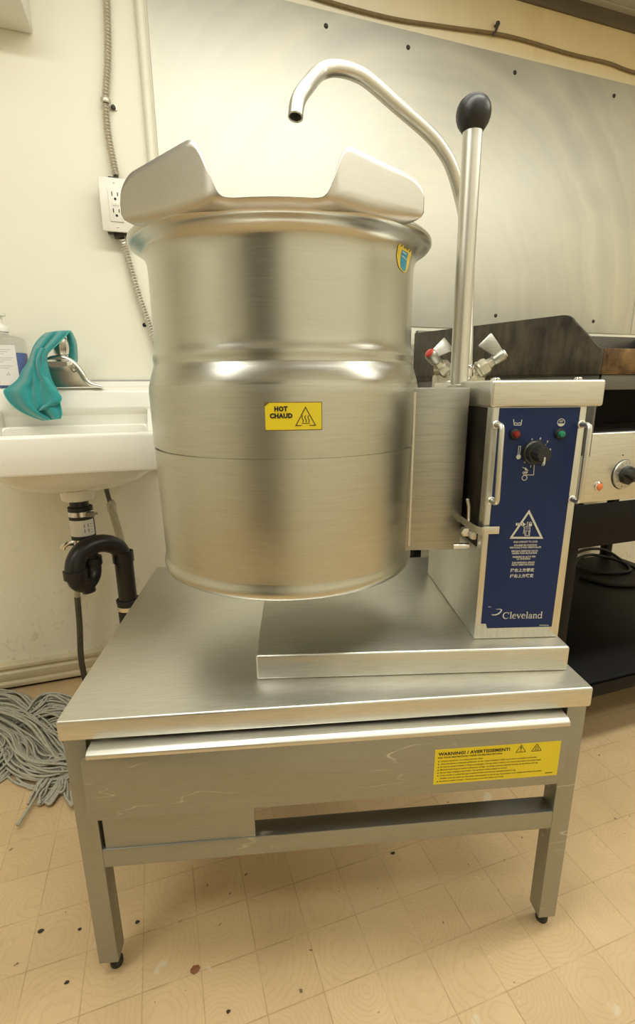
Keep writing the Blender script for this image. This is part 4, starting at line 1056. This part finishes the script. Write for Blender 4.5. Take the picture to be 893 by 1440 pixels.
# ================================================================== MOP on the floor
def fl(px, py, z=.004):
    return at(px, py, 2, z)
mp = MB()
rnd = random.Random(5)
def yarn(path, n, spread, zmax, r=.0030, jit=.0055, tw=1.5):
    n = int(n * 1.5)
    """n strands that follow a floor path given in pixels, heaped up to zmax in the middle of the bundle"""
    base = cat_rom([fl(px, py) for px, py in path], 5)
    for k in range(n):
        o = rnd.uniform(-1, 1); zz = rnd.uniform(0, 1); ph = rnd.uniform(0, 6.28); f1 = rnd.uniform(.6, 1.6)
        lo, hi = int(rnd.uniform(0, .12) * len(base)), len(base) - int(rnd.uniform(0, .12) * len(base))
        P = []
        for i in range(lo, hi):
            t = i / (len(base) - 1)
            a = base[max(i - 1, 0)]; b = base[min(i + 1, len(base) - 1)]; d = (b - a); d.z = 0; d.normalize()
            nn = Vector((-d.y, d.x, 0)); w = spread * (.55 + .45 * sin(pi * min(1, t * 1.1)))
            off = o * w + jit * sin(ph + f1 * 6.28 * t * tw)
            z = .0042 + zmax * zz * (1 - o * o) * (.35 + .65 * sin(pi * min(1, max(0, t)))) + .0022 * sin(ph * 2 + 9 * t)
            p = base[i] + nn * off; p.z = max(.0042, z); P.append(p)
        if len(P) > 2: mp.tube([q_ for q_ in P], [r * (1 + .14 * sin(i * 2.6 + ph)) for i in range(len(P))], 6)
def loopy(path, n, r=.0031, j=.004):
    for k in range(n):
        P = [fl(px + rnd.uniform(-3, 3), py + rnd.uniform(-3, 3), .005 + rnd.uniform(0, .012)) for px, py in path]
        C = cat_rom(P, 6); mp.tube(C, [r * (1 + .14 * sin(i * 2.6 + k)) for i in range(len(C))], 6)
yarn([(-60, 1000), (-25, 985), (5, 984), (28, 990), (45, 1006), (62, 1012)], 18, .030, .035)
yarn([(20, 1022), (45, 1010), (62, 996), (80, 992), (105, 1000), (125, 1010)], 26, .042, .055)
yarn([(-60, 1010), (-15, 1008), (20, 1020), (50, 1040), (78, 1070), (98, 1090)], 26, .055, .050)
yarn([(-50, 1030), (-10, 1035), (14, 1050), (28, 1075), (60, 1090), (92, 1078), (110, 1070)], 22, .040, .04)
yarn([(20, 1040), (40, 1060), (52, 1082), (75, 1090), (105, 1085), (130, 1090)], 20, .045, .045)
yarn([(60, 1030), (80, 1030), (100, 1042), (120, 1052)], 16, .055, .045)
yarn([(40, 1018), (66, 1012), (90, 1012), (115, 1022)], 14, .035, .045)
yarn([(-45, 1040), (-15, 1045), (2, 1055), (12, 1068), (4, 1082), (-14, 1098), (-40, 1110)], 18, .030, .03)
yarn([(-50, 1075), (-20, 1072), (-2, 1066), (10, 1050), (4, 1036)], 12, .026, .03)
yarn([(92, 1070), (76, 1082), (62, 1102), (52, 1120)], 9, .014, .022)
loopy([(66, 1092), (56, 1108), (46, 1126), (36, 1142), (23, 1159)], 2)
loopy([(86, 1082), (72, 1100), (60, 1118), (55, 1127), (62, 1127), (76, 1108), (88, 1088)], 3)
loopy([(92, 1088), (80, 1108), (70, 1122), (66, 1129), (74, 1126), (88, 1104)], 3)
loopy([(84, 1090), (79, 1106), (80, 1113), (87, 1112), (90, 1096)], 2)
loopy([(92, 1086), (92, 1106), (97, 1124), (104, 1130), (102, 1112)], 2)
loopy([(8, 1033), (2, 1040), (4, 1052), (13, 1062), (18, 1052), (10, 1036)], 2)
loopy([(40, 1128), (48, 1112), (58, 1100), (70, 1090)], 2)
yarn([(62, 1090), (72, 1080), (86, 1078), (100, 1084)], 12, .03, .03)
solo(mp, 'mop_head', M['mop'], 'grey cotton string mop head lying on the floor behind the stand leg', 'mop', sharp=180)

# ================================================================== bits on the floor
def crumb(px, py, s, m, name, label, group=None):
    p = at(px, py, 2, 0.)
    g = MB(); r = random.Random(px)
    lo = []
    for z, k in ((.0002, .8), (.0012, 1), (.0026, .45)):
        lo.append([(p.x + s * k * (.7 + .5 * r.random()) * cos(2 * pi * i / 7), p.y + s * k * .7 * (.7 + .5 * r.random()) * sin(2 * pi * i / 7), z) for i in range(7)])
    g.loft(lo); return solo(g, name, m, label, 'debris', group)
crumb(274, 1364, .009, M['leaf'], 'leaf_scrap', 'reddish brown dry scrap on the tan floor below the stand front rail')
for x, y, s in ((57, 1310, .0055), (94, 1382, .0045), (193, 1297, .0045), (553, 1200, .005), (321, 1423, .0035), (112, 1307, .004)):
    crumb(x, y, s, M['crumb'], 'dark_crumb', 'tiny dark crumb lying loose on the tan floor', 'dark crumbs on the floor')

# ================================================================== LIGHT AND CAMERA
def area(name, loc, sx, sy, energy, col, rot=(0, 0, 0)):
    l = bpy.data.lights.new(name, 'AREA'); l.shape = 'RECTANGLE'; l.size = sx; l.size_y = sy; l.energy = energy; l.color = col
    o = bpy.data.objects.new(name, l); COL.objects.link(o); o.location = loc; o.rotation_euler = rot; return o
WARM = (1.0, .985, .885)
for x, y, e in ((.30, -.20, 22.5), (.62, .46, 3.3), (2.25, -.25, 15), (-1.1, -.7, 11), (.9, -1.2, 5), (2.4, -1.2, 8)):  # lamps at far left and behind the camera are added fill
    area('ceiling_and_fill_light', (x, y, ZC - .02), 1.9 if x == .30 else 1.25, .26, e, WARM)
w = bpy.data.worlds.new('World'); SC.world = w; w.use_nodes = True
w.node_tree.nodes['Background'].inputs[0].default_value = (.9, .8, .6, 1); w.node_tree.nodes['Background'].inputs[1].default_value = .15

cam = bpy.data.cameras.new('Camera'); cam.sensor_fit = 'AUTO'; cam.sensor_width = 36; cam.lens = FPX * 36 / 1440; cam.clip_start = .01
co = bpy.data.objects.new('Camera', cam); COL.objects.link(co)
rm = Matrix((CR, -CD, -CF)).transposed().to_4x4(); rm.translation = CAM
co.matrix_world = rm
SC.camera = co
for o in bpy.data.objects:
    if '_off' in o: del o['_off']
vs = SC.view_settings
vs.view_transform = 'Standard'; vs.look = 'None'; vs.exposure = 0.10; vs.gamma = 1; vs.use_curve_mapping = False
SC.cycles.use_denoising = True
SC.cycles.max_bounces = 10; SC.cycles.glossy_bounces = 6; SC.cycles.diffuse_bounces = 5
